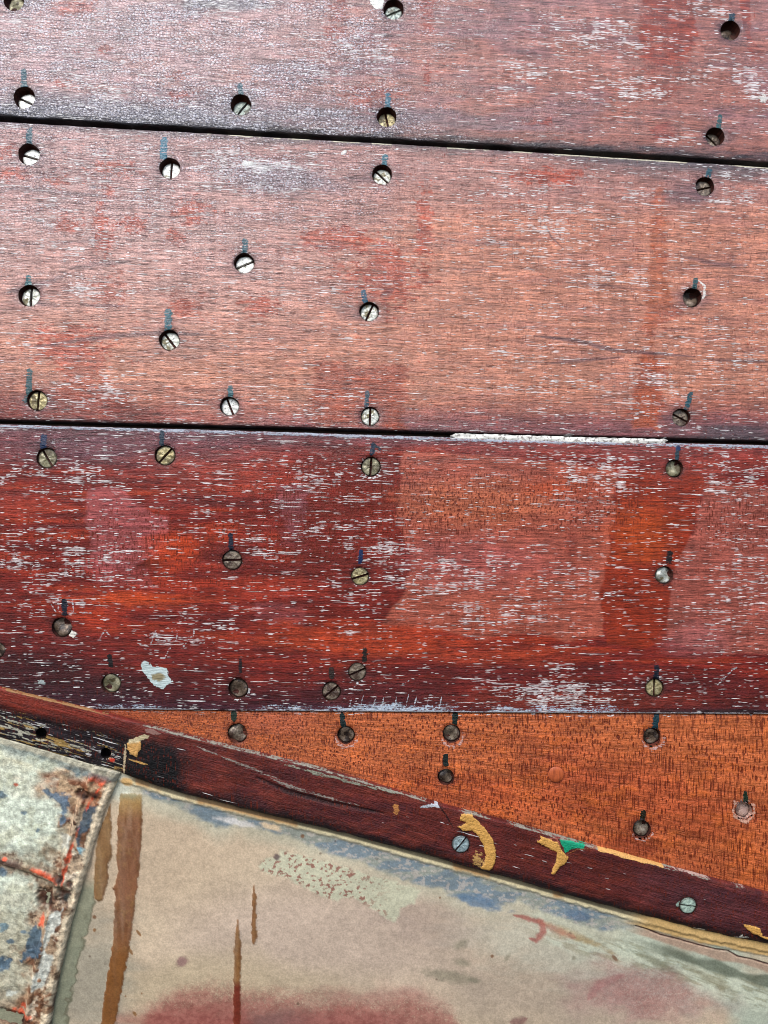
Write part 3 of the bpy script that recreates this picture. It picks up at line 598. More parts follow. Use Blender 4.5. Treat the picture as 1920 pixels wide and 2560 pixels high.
    for cx, cy, rx, ry, v in ((130, 1400, 220, 80, .74), (150, 1190, 220, 60, .62), (400, 1190, 200, 60, .42), (820, 1200, 200, 70, .62), (850, 1330, 160, 60, .62), (1100, 1440, 230, 60, .78), (980, 1380, 110, 60, .74), (900, 1500, 150, 40, .6), (1200, 1540, 180, 50, .68), (1340, 1520, 120, 80, .6), (1380, 1730, 130, 60, 1.02), (1260, 1745, 90, 40, .8), (1500, 1740, 120, 40, .72), (1480, 1170, 160, 60, .82), (1480, 1260, 60, 46, .72), (1840, 1180, 140, 90, .68), (1860, 1460, 100, 80, .66), (1850, 1350, 90, 100, .5), (1560, 1490, 160, 20, .7), (1650, 1400, 100, 30, .5), (1400, 1440, 120, 40, .6), (520, 1560, 140, 60, .58), (440, 1610, 120, 50, .6), (120, 1510, 140, 26, .72), (330, 1450, 120, 22, .5), (560, 1760, 120, 16, .6), (340, 1750, 60, 10, .72), (60, 1660, 160, 60, .40), (1850, 1550, 90, 60, .55), (1700, 1700, 180, 50, .5), (900, 1260, 130, 40, .52), (680, 1380, 80, 60, .55), (780, 1580, 300, 60, .4), (500, 1300, 200, 80, .42), (850, 1620, 200, 30, .3)):
        L.fleck(blob(x, y, cx, cy, rx, ry, 1, .8, .5, (60, 16), 17), v)
    # worn white paint at the seams
    L.paint(sstep(7, 3, np.abs(y - gap2b(x) - 5)) * (.36 + .45 * fbm(x, y, 40, 8, 68)), (160, 168, 182), .8)
    L.fleck(sstep(30, 5, y - gap2b(x)), .55)
    b = sstep(30, 6, line3(x) - y + (fbm(x, y, 30, 8, 69) - .5) * 26) * np.clip(blob(x, y, 960, 1778, 170, 40, 0, .5, .3) + blob(x, y, 1380, 1778, 170, 46, 0, .5, .3) * .8 + blob(x, y, 330, 1775, 110, 20, 0, .4, .4) * .6 + blob(x, y, 700, 1775, 80, 18, 0, .4, .4) * .6, 0, 1)
    L.paint(b, (176, 190, 206), .56)
    L.paint(sstep(3.2, 1.2, np.abs(line3(x) - y - 2)) * sstep(.30, .45, fbm(x, y, 40, 40, 70)), (176, 174, 180), .66)
    for i in range(9):
        xx = 868 + i * 27 + (i * 37 % 11); L.paint(stroke(x, y, [(xx, 1782), (xx + 7, 1760 - (i * 13 % 17)), (xx + 11, 1745 - (i * 7 % 12))], 1.9, .5, .4, (8, 6), 71), (190, 196, 204), .5)
    spl = R(0, 1280, [(903, 985), (950, 968), (985, 998), (1020, 1003), (1080, 1012), (1092, 1075), (1112, 1098), (1095, 1118), (1050, 1142), (1000, 1125), (960, 1080), (945, 1050), (925, 1040)])
    L.paint(poly(x, y, spl, 2, 6, (9, 6), 72), (184, 200, 200), 1.); L.paint(blob(x, y, 395, 1693, 20, 11, 10, .25, .4, (9, 7)), (140, 130, 100), 1.)
    L.paint(blob(x, y, 104, 1705, 11, 5, 10, .3, .5, (8, 6)), (160, 172, 172), .8); L.paint(blob(x, y, 181, 1584, 10, 8, 10, .3, .5, (8, 6)), (214, 212, 202), .95)
    L.paint(blob(x, y, 620, 1728, 6, 8, 30, .3, .5, (8, 6)), (170, 170, 172), .8)
    sq = [[(122, 1497), (146, 1497), (146, 1530)], [(150, 1532), (184, 1532), (182, 1500)], [(128, 1512), (140, 1530)], [(376, 1612), (388, 1577), (370, 1590)], [(388, 1577), (396, 1600), (420, 1605)], [(425, 1578), (444, 1578), (440, 1602), (412, 1602)], [(468, 1578), (486, 1575), (484, 1590), (470, 1592)], [(455, 1620), (480, 1590)], [(408, 1650), (430, 1612)], [(250, 1595), (262, 1575), (275, 1590)], [(1560, 1500), (1600, 1500)], [(1794, 1712), (1830, 1676), (1842, 1668)], [(1005, 1712), (1022, 1702)], [(885, 1720), (895, 1706)], [(200, 1532), (230, 1531)]]
    for pts in sq: L.paint(stroke(x, y, pts, 2.2, .5, .6, (8, 5), 73, taper=False), (192, 194, 198), .42)
    L.tint(stroke(x, y, [(60, 1110), (160, 1097), (280, 1072)], 1.8, .5, .3), (40, 20, 22), .8)
    for pts, wd, c in (([(110, 1092), (107, 1122)], 8, (20, 50, 92)), ([(405, 1082), (405, 1110)], 6.5, (24, 54, 74)), ([(933, 1112), (930, 1132)], 6, (20, 48, 76)), ([(936, 1112), (950, 1124)], 4, (20, 44, 64)), ([(1696, 1118), (1694, 1128)], 6, BLUE), ([(1694, 1130), (1692, 1146)], 6, (20, 60, 74)), ([(577, 1337), (578, 1376)], 6.5, (24, 36, 56)), ([(902, 1380), (900, 1404)], 6, (18, 48, 96)), ([(1674, 1383), (1672, 1402)], 8, BLACK), ([(160, 1504), (162, 1534)], 7.5, (22, 34, 50)), ([(273, 1640), (277, 1662)], 6, BLACK), ([(601, 1650), (601, 1680)], 4.5, (40, 30, 34)), ([(913, 1626), (911, 1650)], 7, (34, 30, 26)), ([(829, 1674), (829, 1692)], 7, (50, 40, 36)), ([(1642, 1668), (1641, 1696)], 7.5, (20, 30, 46))): tick(L, pts, wd, c, .64)
    L.g = .30 + .35 * sstep(1350, 1080, y) + .2 * (n2 - .5); L.gloss(L.f, .25)
    L.h = np.clip(blob(x, y, 420, 1370, 420, 70, 0, .6, .5) * .6 + blob(x, y, 1250, 1260, 320, 70, 0, .6, .5) * .65 + blob(x, y, 850, 1280, 220, 110, 0, .6, .4) * .6 + blob(x, y, 1850, 1300, 120, 60, 0, .6, .4) * .4 + .22, 0, 1)
    return L.out()
plank('plank', gap2b, line3, 0, 690, a3, h3, rt=(6, 4), rb=(4, 2.5), label='deep red plank thick with white flecks and a pale paint splash')

# ------------------------------------------------------------------ plank 4, going down behind the edge strip
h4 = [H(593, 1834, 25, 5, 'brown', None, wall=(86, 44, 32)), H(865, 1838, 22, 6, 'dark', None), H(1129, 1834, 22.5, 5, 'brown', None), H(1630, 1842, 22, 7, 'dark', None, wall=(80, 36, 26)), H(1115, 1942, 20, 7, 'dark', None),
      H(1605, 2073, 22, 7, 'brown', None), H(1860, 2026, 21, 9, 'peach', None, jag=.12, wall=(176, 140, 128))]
def a4(x, y, rim):
    L = Lay(x, y, (192, 102, 58), .4); n = fbm(x, y, 200, 60, 80); n2 = fbm(x, y, 60, 24, 81)
    L.tint(sstep(.45, .7, n), (186, 94, 56), .6); L.tint(blob(x, y, 1560, 1990, 300, 90, 10, .6, .5), (166, 72, 42), .6); L.tint(blob(x, y, 1180, 1990, 200, 50, 8, .6, .5), (188, 84, 46), .6)
    L.tint(sstep(.52, .7, n2), (204, 104, 50), .6); L.tint(blob(x, y, 300, 1810, 120, 40, 12, .6, .4), (176, 76, 40), .6); L.tint(blob(x, y, 700, 1800, 100, 30, 0, .6, .4), (190, 100, 74), .4)
    L.tint(blob(x, y, 1580, 2120, 60, 26, 10, .6, .5), (130, 52, 36), .6)
    L.tint(sstep(16, 0, stripT(x) - y), (90, 40, 26), .6)
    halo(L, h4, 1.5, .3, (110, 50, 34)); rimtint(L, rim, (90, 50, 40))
    d = np.hypot(x - 1860, y - 2026); L.paint(sstep(20, 24, d) * sstep(38, 24, d + (fbm(x, y, 9, 9, 82) - .5) * 22), (196, 150, 130), .62)
    for cx, cy, r in ((1630, 1842, 24), (1129, 1836, 24), (865, 1838, 24), (1605, 2073, 23)):
        d = np.hypot(x - cx - 2, y - cy - 3); L.paint(sstep(r - 2, r + 2, d) * sstep(r + 9, r + 3, d + (fbm(x, y, 9, 9, 83) - .5) * 16) * sstep(-20, 20, y - cy), (196, 158, 150), .5)
    for pts, wd, c in (([(584, 1782), (585, 1796)], 7, (34, 54, 40)), ([(855, 1788), (856, 1800), (860, 1818)], 6.5, (22, 46, 48)), ([(1138, 1786), (1137, 1806)], 7, (24, 46, 42)), ([(1641, 1792), (1639, 1820)], 7, (24, 64, 76)), ([(1114, 1890), (1114, 1910)], 7, (22, 34, 32)), ([(1609, 2030), (1606, 2052)], 6, (40, 36, 22)), ([(1863, 1986), (1865, 2004)], 6.5, (30, 52, 36))): tick(L, pts, wd, c, .85)
    d = np.hypot(x - 1390, y - 1936); L.tint(sstep(3.0, 1.2, np.abs(d - 20.5)), (92, 30, 24), .6)
    L.fleck(sstep(14, 3, y - line3(x)), .4)
    L.tint(stroke(x, y, [(1135, 1792), (1200, 1793), (1290, 1791)], 2, .5, .3), (60, 24, 20), .7)
    L.tint(stroke(x, y, [(1560, 2030), (1500, 2022), (1400, 2016)], 1.6, .5, .3), (80, 30, 20), .6)
    L.gloss(sstep(.3, .7, n2), .5); L.h = .85 + .15 * sstep(.4, .6, n); return L.out()
p4 = plank('plank', lambda x: line3(x) + 1.2, lambda x: np.maximum(stripT(x) + 34, line3(x) + 12), -5, 400, a4, h4, rt=(3, 2), rb=(4, 2), wob=.4, label='narrow bare orange mahogany plank with dark cross hatched pores')

# round wooden plug, flush
pm_ = NT('plug_wood'); cc = pm_.n('TexCoord').outputs['Object']; g_ = pm_.noise(pm_.scale(cc, (900, 900, 120)), 1, 3, .6)
pm_.put(pm_.b.inputs['Base Color'], pm_.mix(pm_.ramp(g_, .35, .65), lin((150, 72, 42)), lin((184, 92, 52)))); pm_.b.inputs['Roughness'].default_value = .45
a = np.linspace(0, 2 * math.pi, 40, endpoint=False); rr = [19.6, 19.6, 18.6, 9, .5]; oo = [-8, .6, 1.6, 1.9, 2.]
cx_, cy_, of_ = (np.concatenate([1390 + np.cos(a) * r for r in rr]), np.concatenate([1936 + np.sin(a) * r for r in rr]), np.concatenate([a * 0 + o for o in oo]))
q_ = np.concatenate([np.stack([k * 40 + np.arange(40), k * 40 + (np.arange(40) + 1) % 40, (k + 1) * 40 + (np.arange(40) + 1) % 40, (k + 1) * 40 + np.arange(40)], -1)[:, ::-1] for k in range(len(rr) - 1)])
mk_mesh('wood_plug', W(cx_, cy_, -5, of_)[0], q_, {}, pm_.m, p4)['label'] = 'round wooden plug set flush in the orange plank'

# ------------------------------------------------------------------ seam filling
blk = NT('old_caulk'); cc = blk.n('TexCoord').outputs['Object']; blk.put(blk.b.inputs['Base Color'], blk.mix(blk.noise(cc, 300, 3), lin((18, 14, 14)), lin((44, 26, 22)))); blk.b.inputs['Roughness'].default_value = .8
def seam(name, top, bot, xs, offv, mat, grow=3., seedn=0, amp=1.):
    T = np.linspace(0, 1, 7)[:, None]; X = np.broadcast_to(xs, (7, len(xs))); Y = (top(X) - grow) + T * (bot(X) - top(X) + 2 * grow)
    off = offv + (fbm(X, Y, 26, 6, 90 + seedn) - .5) * 4 * amp + np.sin(T * math.pi) * 1.2
    idx = np.arange(X.size).reshape(X.shape); q = np.stack([idx[:-1, :-1], idx[1:, :-1], idx[1:, 1:], idx[:-1, 1:]], -1).reshape(-1, 4)
    return mk_mesh(name, W(X.ravel(), Y.ravel(), 0, off.ravel())[0], q, {}, mat, hull)
XC = np.arange(-700, 2620, 10.)
seam('caulking', gap1t, gap1b, XC, -38, blk.m); seam('caulking', gap2t, gap2b, XC, -30, blk.m)
seam('caulking', lambda x: gap1t(x) - 735., lambda x: gap1t(x) - 722., XC, -30, blk.m)
wf = NT('white_filler'); cc = wf.n('TexCoord').outputs['Object']; nz = wf.noise(cc, 500, 4, .6); nz2 = wf.noise(wf.scale(cc, (60, 300, 900)), 1, 3, .6)
wf.put(wf.b.inputs['Base Color'], wf.mix(wf.ramp(nz, .50, .62, 0., .75), wf.mix(wf.ramp(nz2, .54, .66, 0., .5), lin((226, 226, 220)), lin((150, 150, 148))), lin((96, 84, 82)))); wf.b.inputs['Roughness'].default_value = .6
wf.put(wf.b.inputs['Normal'], wf.bump(wf.math('ADD', nz, nz2), .6, .0005))
fx = np.arange(1126, 1672, 2.)
def fill_t(x): return gap2t(x) + 1.2 + 5 * sstep(14, 0, x - 1126) + 3.5 * sstep(14, 0, 1672 - x) + (fbm(x, x * 0, 12, 1, 171) - .5) * 4
def fill_b(x): return gap2b(x) + 2.0 - 4 * sstep(20, 0, x - 1126) - 7 * sstep(16, 0, 1672 - x) + (fbm(x, x * 0, 16, 1, 172) - .5) * 5
seam('filler_strip', fill_t, fill_b, fx, -1.0, wf.m, .6, 3, 1.2)['label'] = 'white filler strip pressed into the seam'

# ------------------------------------------------------------------ wooden edge strip
h5 = [H(1152, 2111, 22.5, .5, 'zinc', 52, 'flush grey blue screw head', hr=.97, jag=.01), H(1720, 2264, 21.5, -.4, 'mint', -8, 'flush screw head painted pale green', hr=.98, jag=.02),
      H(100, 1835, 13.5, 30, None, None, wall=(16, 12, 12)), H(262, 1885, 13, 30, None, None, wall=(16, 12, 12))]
SM = []
SPL = R(0, 1280, [(903, 985), (950, 968), (985, 998), (1020, 1003), (1080, 1012), (1092, 1075), (1112, 1098), (1095, 1118), (1050, 1142), (1000, 1125), (960, 1080), (945, 1050), (925, 1040)])
def a5(x, y, rim):
    L = Lay(x, y, (92, 36, 32), .6); n = fbm(x, y, 160, 60, 100); n2 = fbm(x, y, 40, 16, 101); dB = stripB(x) - y; dT = y - stripT(x)
    L.tint(sstep(.48, .7, n), (70, 28, 32), .7); L.tint(sstep(.5, .66, n2) * .5, (116, 50, 38))
    L.tint(sstep(420, 200, x) * sstep(90, 40, dT + (n2 - .5) * 30), (126, 44, 30), .85)
    L.tint(blob(x, y, 1560, 2190, 110, 30, 16, .6, .4), (108, 42, 28), .6); L.tint(blob(x, y, 1750, 2250, 200, 50, 16, .6, .4), (78, 46, 54), .6)
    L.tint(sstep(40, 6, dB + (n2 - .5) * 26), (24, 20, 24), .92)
    blk_ = sstep(30, 62, dT - (x > 250) * 0 + (n2 - .5) * 24) * sstep(470, 420, x + (n - .5) * 60); L.tint(blk_, (22, 22, 28), .95); L.gloss(blk_, .3)
    L.tint(blob(x, y, 385, 1915, 78, 62, 14, .35, .4, (26, 14)), (12, 12, 16), 1.); L.tint(poly(x, y, [(315, 1850), (350, 1858), (440, 1895), (440, 1950), (420, 1985), (320, 1960), (300, 1900)], 8, 12, (24, 14)), (10, 11, 14), 1.); L.tint(blob(x, y, 300, 1850, 130, 26, 16, .6, .5), (20, 18, 22), .8)
    sil = fbm(x, y - x * .27, 34, 3.4, 102, 3); wm = sstep(34, 80, dT) * sstep(330, 270, x)
    L.paint(sstep(.52, .62, sil) * wm * sstep(.35, .6, n + .2 * sstep(250, 0, x)), (164, 162, 146), .56); L.paint(sstep(.60, .70, fbm(x, y - x * .27, 50, 6, 103)) * wm, (150, 122, 70), .6)
    L.fleck(wm, .3)
    # top edge: cream paint line
    le = sstep(3.6, 1.4, np.abs(dT - 2.0 - 2 * (fbm(x, y, 60, 60, 104) - .5))) * sstep(.34, .5, fbm(x, y, 70, 70, 105))
    L.paint(le * sstep(200, 330, x), (140, 136, 124), .5); L.paint(le * sstep(330, 200, x), (150, 110, 70), .6)
    L.paint(poly(x, y, R(1280, 1920, [(555, 522), (620, 535), (800, 580), (985, 630), (980, 645), (800, 603), (640, 558), (560, 540)]), 2, 2), (206, 158, 94), 1.)
    L.paint(poly(x, y, [(700, 1906), (900, 1958), (1000, 1985), (1000, 1988), (880, 1960), (700, 1912)], 2, 4), (140, 142, 126), .55)
    # pale split in the strip
    L.paint(stroke(x, y, [(480, 1862), (580, 1902), (660, 1934), (720, 1965), (820, 1995), (900, 2015)], 4.5, .8, .9, (16, 8), 106), (140, 132, 124), .5)
    L.tint(stroke(x, y, [(640, 1944), (720, 1978), (820, 2006), (960, 2034)], 7, .6, .5), (26, 18, 22), .8)  # dark shadow painted along the split
    L.paint(stroke(x, y, [(1050, 2018), (1090, 2012), (1098, 2020)], 4, .5, .6), (180, 186, 194), .7)
    L.tint(stroke(x, y, [(1098, 2015), (1115, 2038), (1132, 2068)], 2, .4, .2), (20, 12, 14), .9)
    L.paint(blob(x, y, 990, 2024, 7, 16, 0, .5, .5, (9, 9)), (180, 120, 66), .6); L.tint(blob(x, y, 1160, 2078, 14, 12, 0, .5, .3), (20, 14, 18), .8)
    OC = (206, 156, 82)
    smA = R(640, 1920, [(1330, 300), (1400, 305), (1430, 340), (1490, 395), (1530, 450), (1550, 520), (1556, 590), (1535, 640), (1510, 668), (1455, 655), (1480, 620), (1490, 570), (1475, 500), (1445, 440), (1400, 400), (1345, 405), (1310, 380), (1360, 365), (1365, 345), (1325, 335)])
    smB = R(1280, 1920, [(182, 435), (230, 452), (262, 470), (300, 478), (325, 540), (370, 580), (355, 608), (305, 645), (278, 690), (250, 690), (270, 640), (292, 590), (290, 540), (225, 512), (175, 488), (165, 475), (190, 465)])
    smC = R(1280, 1920, [(1455, 985), (1500, 1012), (1560, 1022), (1612, 1042), (1620, 1085), (1700, 1105), (1700, 1125), (1640, 1108), (1560, 1070), (1520, 1035)])
    smD = R(0, 1280, [(822, 1500), (865, 1478), (915, 1500), (905, 1545), (882, 1590), (840, 1570), (822, 1540)])
    SM[:] = [smA, smB, smC, smD]
    for s_ in (smA, smB, smC): L.paint(poly(x, y, s_, 1.8, 3.5, (9, 7), 107), OC, 1.)
    L.paint(poly(x, y, smD, 2, 4, (9, 8)), (204, 156, 92), 1.)
    L.paint(blob(x, y, 345, 1848, 28, 6, -20, .4, .6, (9, 6)), (190, 176, 140), .8); L.paint(blob(x, y, 380, 1830, 22, 6, 10, .4, .6, (9, 6)), (140, 104, 96), .7)
    L.paint(stroke(x, y, [(312, 1860), (310, 1900), (305, 1950)], 3, .5, .6), (180, 160, 130), .85); L.paint(blob(x, y, 278, 1903, 7, 5, 0, .4, .3, (8, 8)), (190, 60, 40), .8)
    L.paint(stroke(x, y, [(320, 1900), (370, 1912)], 3, .5, .6), (180, 140, 80), .8); L.paint(blob(x, y, 1195, 2150, 14, 18, 0, .5, .8, (7, 7)), (190, 150, 90), .5)
    L.paint(poly(x, y, R(1280, 1920, [(310, 465), (372, 472), (478, 500), (455, 528), (420, 520), (372, 528), (348, 552)]), 1.8, 2, (9, 7)), (22, 150, 112), 1.)
    L.paint(stroke(x, y, R(1280, 1920, [(230, 455), (290, 460), (320, 520)]), 2.5, .5, .4), (150, 84, 70), .8)
    L.paint(stroke(x, y, R(1280, 1920, [(560, 520), (420, 530), (360, 560), (345, 590)]), 1.5, .5, .4), (150, 84, 50), .7)
    L.paint(stroke(x, y, R(1280, 1920, [(1440, 1105), (1540, 1098)]), 2, .5, .4), (200, 196, 184), .8); L.paint(stroke(x, y, R(1280, 1920, [(1470, 1108), (1500, 1078)]), 2, .5, .4), (200, 196, 184), .8)
    L.paint(stroke(x, y, R(1280, 1920, [(1170, 1040), (1260, 1056)]), 1.6, .5, .4), (190, 180, 160), .8)
    L.paint(stroke(x, y, R(1280, 1920, [(980, 635), (1160, 685), (1400, 745), (1659, 815)]), 1.8, .5, .5), (176, 150, 140), .7)
    # painted tab beside the mint screw
    L.paint(blob(x, y, 1700, 2260, 10, 6, -30, .3, .3, (8, 6)), (150, 172, 160), .9)
    L.tint(rim, (20, 14, 16), .5); L.f = np.maximum(L.f, .05 + .08 * blob(x, y, 1350, 2140, 500, 40, 15, .6, .5)); L.h = np.full_like(x, .35); L.g *= .6; L.gloss(sstep(.35, .65, n2), .35); L.gloss(wm, .2)
    return L.out()
def strip():
    a5(np.zeros(1), np.zeros(1) + 1800, np.zeros(1))
    t = np.linspace(0, 1, 56); t = .5 - .5 * np.cos(t * math.pi) * 1.0; t = .35 * t + .65 * np.linspace(0, 1, 56)
    T, X = np.meshgrid(t, XS, indexing='ij'); yt = stripT(X) + (fbm(X, X * 0, 30, 1, 110) - .5) * 2.4; yb = stripB(X) + (fbm(X, X * 0, 30, 1, 111) - .5) * 4
    Y = yt + T * (yb - yt); dt = Y - yt; db = yb - Y
    def rnd(d, L, D): q = np.clip(1 - d / L, 0, 1); return -D * (1 - np.sqrt(np.clip(1 - q * q, 0, 1)))
    off = rnd(dt, 8, 6) + rnd(db, 26, 12) + (fbm(X, Y, 120, 60, 112) - .5) * 3 + (fbm(X, Y, 24, 10, 113) - .5) * 1.2
    worn = sstep(30, 70, dt) * sstep(360, 290, X); off = off - worn * (4 + 5 * fbm(X, Y - X * .27, 70, 7, 102, 4))
    off -= 4 * stroke(X.ravel(), Y.ravel(), [(640, 1944), (720, 1978), (820, 2006), (960, 2034)], 5, .6, .4).reshape(X.shape)
    for s_ in SM: off = off + 3.2 * poly(X.ravel(), Y.ravel(), s_, 1.8, 3.5, (9, 7), 107).reshape(X.shape)
    gv = (Y - yt) / 1000
    o = sheet('edge_strip', X, Y, 12, off, a5, h5, wood, hull, 40., gv); o['label'] = 'dark maroon wooden edge strip with ochre filler smears'
    for hh in h5:
        if hh['k']: place_screw(hh, o, 12)
    return o
strip()

# ------------------------------------------------------------------ painted keel panel
keel = empty('painted_keel', W(np.array([960.]), np.array([3080.]))[0][0], 'beige painted keel side with brown drips and crimson stains below the edge strip', 'keel')
DR = []
def a6(x, y, rim):
    L = Lay(x, y, (198, 178, 152), .2); n = fbm(x, y, 260, 160, 120); n2 = fbm(x, y, 60, 40, 121); n3 = fbm(x, y, 12, 12, 122); d = y - stripB(x) + 0.
    L.tint(blob(x, y, 820, 2340, 330, 130, 8, .6, .4, (160, 100)), (188, 168, 152), .8); L.tint(blob(x, y, 400, 2150, 200, 110, 10, .6, .4, (160, 100)), (190, 168, 142), .7)
    L.tint(blob(x, y, 560, 2460, 300, 60, 0, .7, .5, (120, 80)), (188, 170, 140), .7); L.tint(blob(x, y, 230, 2460, 90, 160, 10, .6, .4), (144, 142, 128), .7)
    L.tint(sstep(90, 30, d + (n2 - .5) * 40), (188, 178, 152), .6)
    L.tint(blob(x, y, 1380, 2480, 260, 110, 6, .6, .5, (120, 80)), (166, 150, 134), .7); L.tint(blob(x, y, 1400, 2370, 260, 70, 12, .7, .5), (186, 182, 164), .8)
    L.tint(blob(x, y, 1060, 2300, 120, 60, 10, .7, .5), (164, 144, 132), .6)
    # mint at the lower right
    L.tint(poly(x, y, [(1340, 2250), (1560, 2300), (1960, 2440), (2700, 2700), (2700, 3200), (1700, 3000), (1800, 2540), (1640, 2440), (1450, 2370)], 40, 60, (90, 50), 123), (176, 186, 168), .9)
    scr = fbm(x, y - x * .35, 34, 7, 124, 4)
    bandm = sstep(60, 20, np.abs(y - (stripB(x) + 95 + (x - 1450) * .06))) * sstep(1250, 1450, x)
    L.tint(bandm * sstep(.48, .6, scr), (196, 200, 178), .8); L.tint(bandm * sstep(.52, .38, scr), (142, 136, 104), .5)
    L.tint(blob(x, y, 1440, 2340, 70, 9, 24, .6, .6, (18, 8)), (160, 126, 66), .8); L.tint(blob(x, y, 1650, 2410, 60, 10, 26, .6, .6, (18, 8)), (120, 120, 96), .7); L.tint(blob(x, y, 1780, 2450, 60, 12, 30, .6, .6, (18, 8)), (132, 124, 96), .6)
    # pink and green bands
    L.tint(sstep(16, 8, np.abs(y - (stripB(x) + 34 + (x - 1600) * .06)) + (n2 - .5) * 14) * sstep(1540, 1620, x), (170, 142, 122), .9)
    L.tint(sstep(20, 8, np.abs(y - (stripB(x) + 66 + (x - 1600) * .08)) + (n2 - .5) * 22) * sstep(1560, 1700, x), (92, 100, 84), .85)
    # blue-grey band
    wd = np.interp(x, [340, 480, 540, 600, 700, 850, 1000, 1230, 1300, 1400, 1500, 1600], [24, 36, 62, 30, 36, 52, 66, 78, 46, 52, 60, 30]) * (.85 + .3 * fbm(x, y * 0, 50, 1, 125)); L.tint(sstep(wd + 60, wd, d + (n2 - .5) * 30) * sstep(1640, 1500, x), (186, 182, 160), .75); bl = sstep(wd + 8, wd - 8, d + (n3 - .5) * 14) * sstep(12, 18, d) * (sstep(345, 370, x)) * sstep(1640, 1500, x)
    L.tint(bl, (138, 144, 136), .9); L.tint(bl * sstep(.44, .56, fbm(x, y, 90, 24, 126)), (104, 124, 140), .7); L.tint(bl * sstep(.55, .62, fbm(x, y, 10, 6, 127)), (186, 176, 166), .6)
    L.tint(blob(x, y, 530, 2040, 60, 18, 18, .4, .5, (20, 10)), (104, 122, 134), .8); L.tint(blob(x, y, 1200, 2255, 60, 16, 14, .4, .5, (20, 10)), (92, 120, 146), .8); L.tint(blob(x, y, 1450, 2290, 34, 12, 18, .4, .5, (20, 10)), (84, 106, 128), .8)
    L.tint(blob(x, y, 590, 2056, 46, 8, 14, .4, .6, (14, 8)), (214, 210, 206), .8); L.tint(blob(x, y, 680, 2068, 24, 7, 14, .4, .6, (14, 8)), (222, 196, 160), .9)
    L.tint(sstep(14, 5, d + (n3 - .5) * 8), (222, 208, 166), .92); L.tint(sstep(16, 4, d + 2 + (n3 - .5) * 8) * sstep(.52, .6, fbm(x, y * 0, 90, 1, 128)), (190, 142, 88), .85)
    L.tint(sstep(5, 1, d + 1), (60, 52, 42), .8)
    oc = sstep(28, 22, d + (n3 - .5) * 10) * sstep(1560, 1640, x + d); L.tint(oc, (204, 168, 110), .95); L.gloss(oc, .4)
    # pale patch with red dots
    pt = R(640, 1920, [(15, 645), (60, 600), (125, 575), (160, 540), (420, 600), (700, 680), (1000, 770), (1060, 800), (1020, 880), (930, 920), (905, 1000), (860, 980), (720, 890), (600, 840), (560, 830), (530, 855), (420, 830), (300, 760), (160, 700), (30, 660)])
    pm = poly(x, y, pt, 5, 7, (14, 10), 129); L.tint(pm, (190, 190, 164), .9)
    dn = fbm(x + y * .4, y, 8, 5.5, 130, 2); L.tint(pm * sstep(.62, .68, dn) * np.clip(sstep(1010, 860, x) + .4 * sstep(.5, .6, n2), 0, 1), (134, 76, 66), .85)
    L.tint(blob(x, y, 692, 2143, 8, 9, 0, .3, .5, (8, 8)), (96, 78, 78), .9)
    # crimson stains with fibrous edges
    fb = np.abs(fbm(x, y, 22, 22, 131, 4) - .5) * 2; fl = sstep(.10, .02, np.abs(fbm(x, y, 16, 16, 132, 3) - .5))
    D1 = (y - np.interp(x, [300, 380, 450, 520, 640, 800, 950, 1060, 1130, 1190], [2640, 2530, 2485, 2472, 2490, 2508, 2498, 2500, 2530, 2640]))
    cr = sstep(-26, 30, D1 + (n2 - .5) * 40 + (n3 - .5) * 30); fr = sstep(-50, -10, D1 + (n2 - .5) * 40) * (1 - cr); L.b = .85 * sstep(-100, 110, D1 + (n2 - .5) * 50)
    L.tint(fr * sstep(1130, 1040, x) * sstep(760, 860, x) * .5, (160, 104, 100))
    L.b *= 1 - .75 * blob(x, y, 690, 2570, 110, 46, 4, .6, .4); L.tint(blob(x, y, 700, 2570, 130, 50, 4, .6, .3), (92, 68, 74), .85); L.tint(cr, (156, 92, 84), .4); L.tint(blob(x, y, 470, 2570, 160, 50, 0, .6, .5, (50, 30)), (140, 60, 54), .7); L.tint(blob(x, y, 850, 2570, 120, 44, 0, .6, .5, (50, 30)), (140, 62, 58), .6); L.tint(blob(x, y, 900, 2560, 110, 40, 0, .6, .5), (160, 110, 100), .5)
    cr2 = blob(x, y, 1610, 2490, 160, 70, 8, .5, .5, (60, 40), 133); L.tint(cr2, (166, 128, 128), .55); L.b = np.maximum(L.b, cr2 * .26 + .2 * sstep(.2, .6, cr2) * n2); L.tint(stroke(x, y, [(1470, 2500), (1500, 2460), (1560, 2436)], 12, .7, .5), (156, 100, 100), .5)
    L.tint(stroke(x, y, [(1283, 2288), (1330, 2300), (1352, 2305), (1358, 2330), (1340, 2350), (1322, 2345)], 8, .6, .6, (10, 8)), (158, 84, 76), .8); L.tint(stroke(x, y, [(1340, 2300), (1400, 2330), (1440, 2345)], 8, .9, .8, (8, 6)), (164, 100, 84), .6)
    L.tint(stroke(x, y, [(1275, 2555), (1300, 2556), (1318, 2546)], 10, .7, .5), (128, 80, 80), .7); L.tint(blob(x, y, 455, 2403, 15, 10, -30, .4, .5, (9, 9)), (142, 104, 104), .8)
    for cx, cy, rx, ry, an in ((1152, 2360, 18, 10, -20), (1155, 2406, 20, 9, 10), (1185, 2450, 16, 6, 10), (1268, 2392, 5, 12, 40), (1435, 2395, 5, 6, 0), (1120, 2440, 60, 14, 10)): L.tint(blob(x, y, cx, cy, rx, ry, an, .6, .5, (12, 10)), (134, 128, 108), .7)
    L.tint(blob(x, y, 1537, 2395, 10, 4.5, 50, .3, .2), (122, 92, 70), .9)
    for cx, cy, r in ((756, 2092, 5), (1230, 2390, 4), (236, 2292, 5), (1100, 2245, 2.5), (214, 2292, 6)): L.tint(blob(x, y, cx, cy, r, r, 0, .3, .2, (8, 8)), (120, 84, 56), .9)
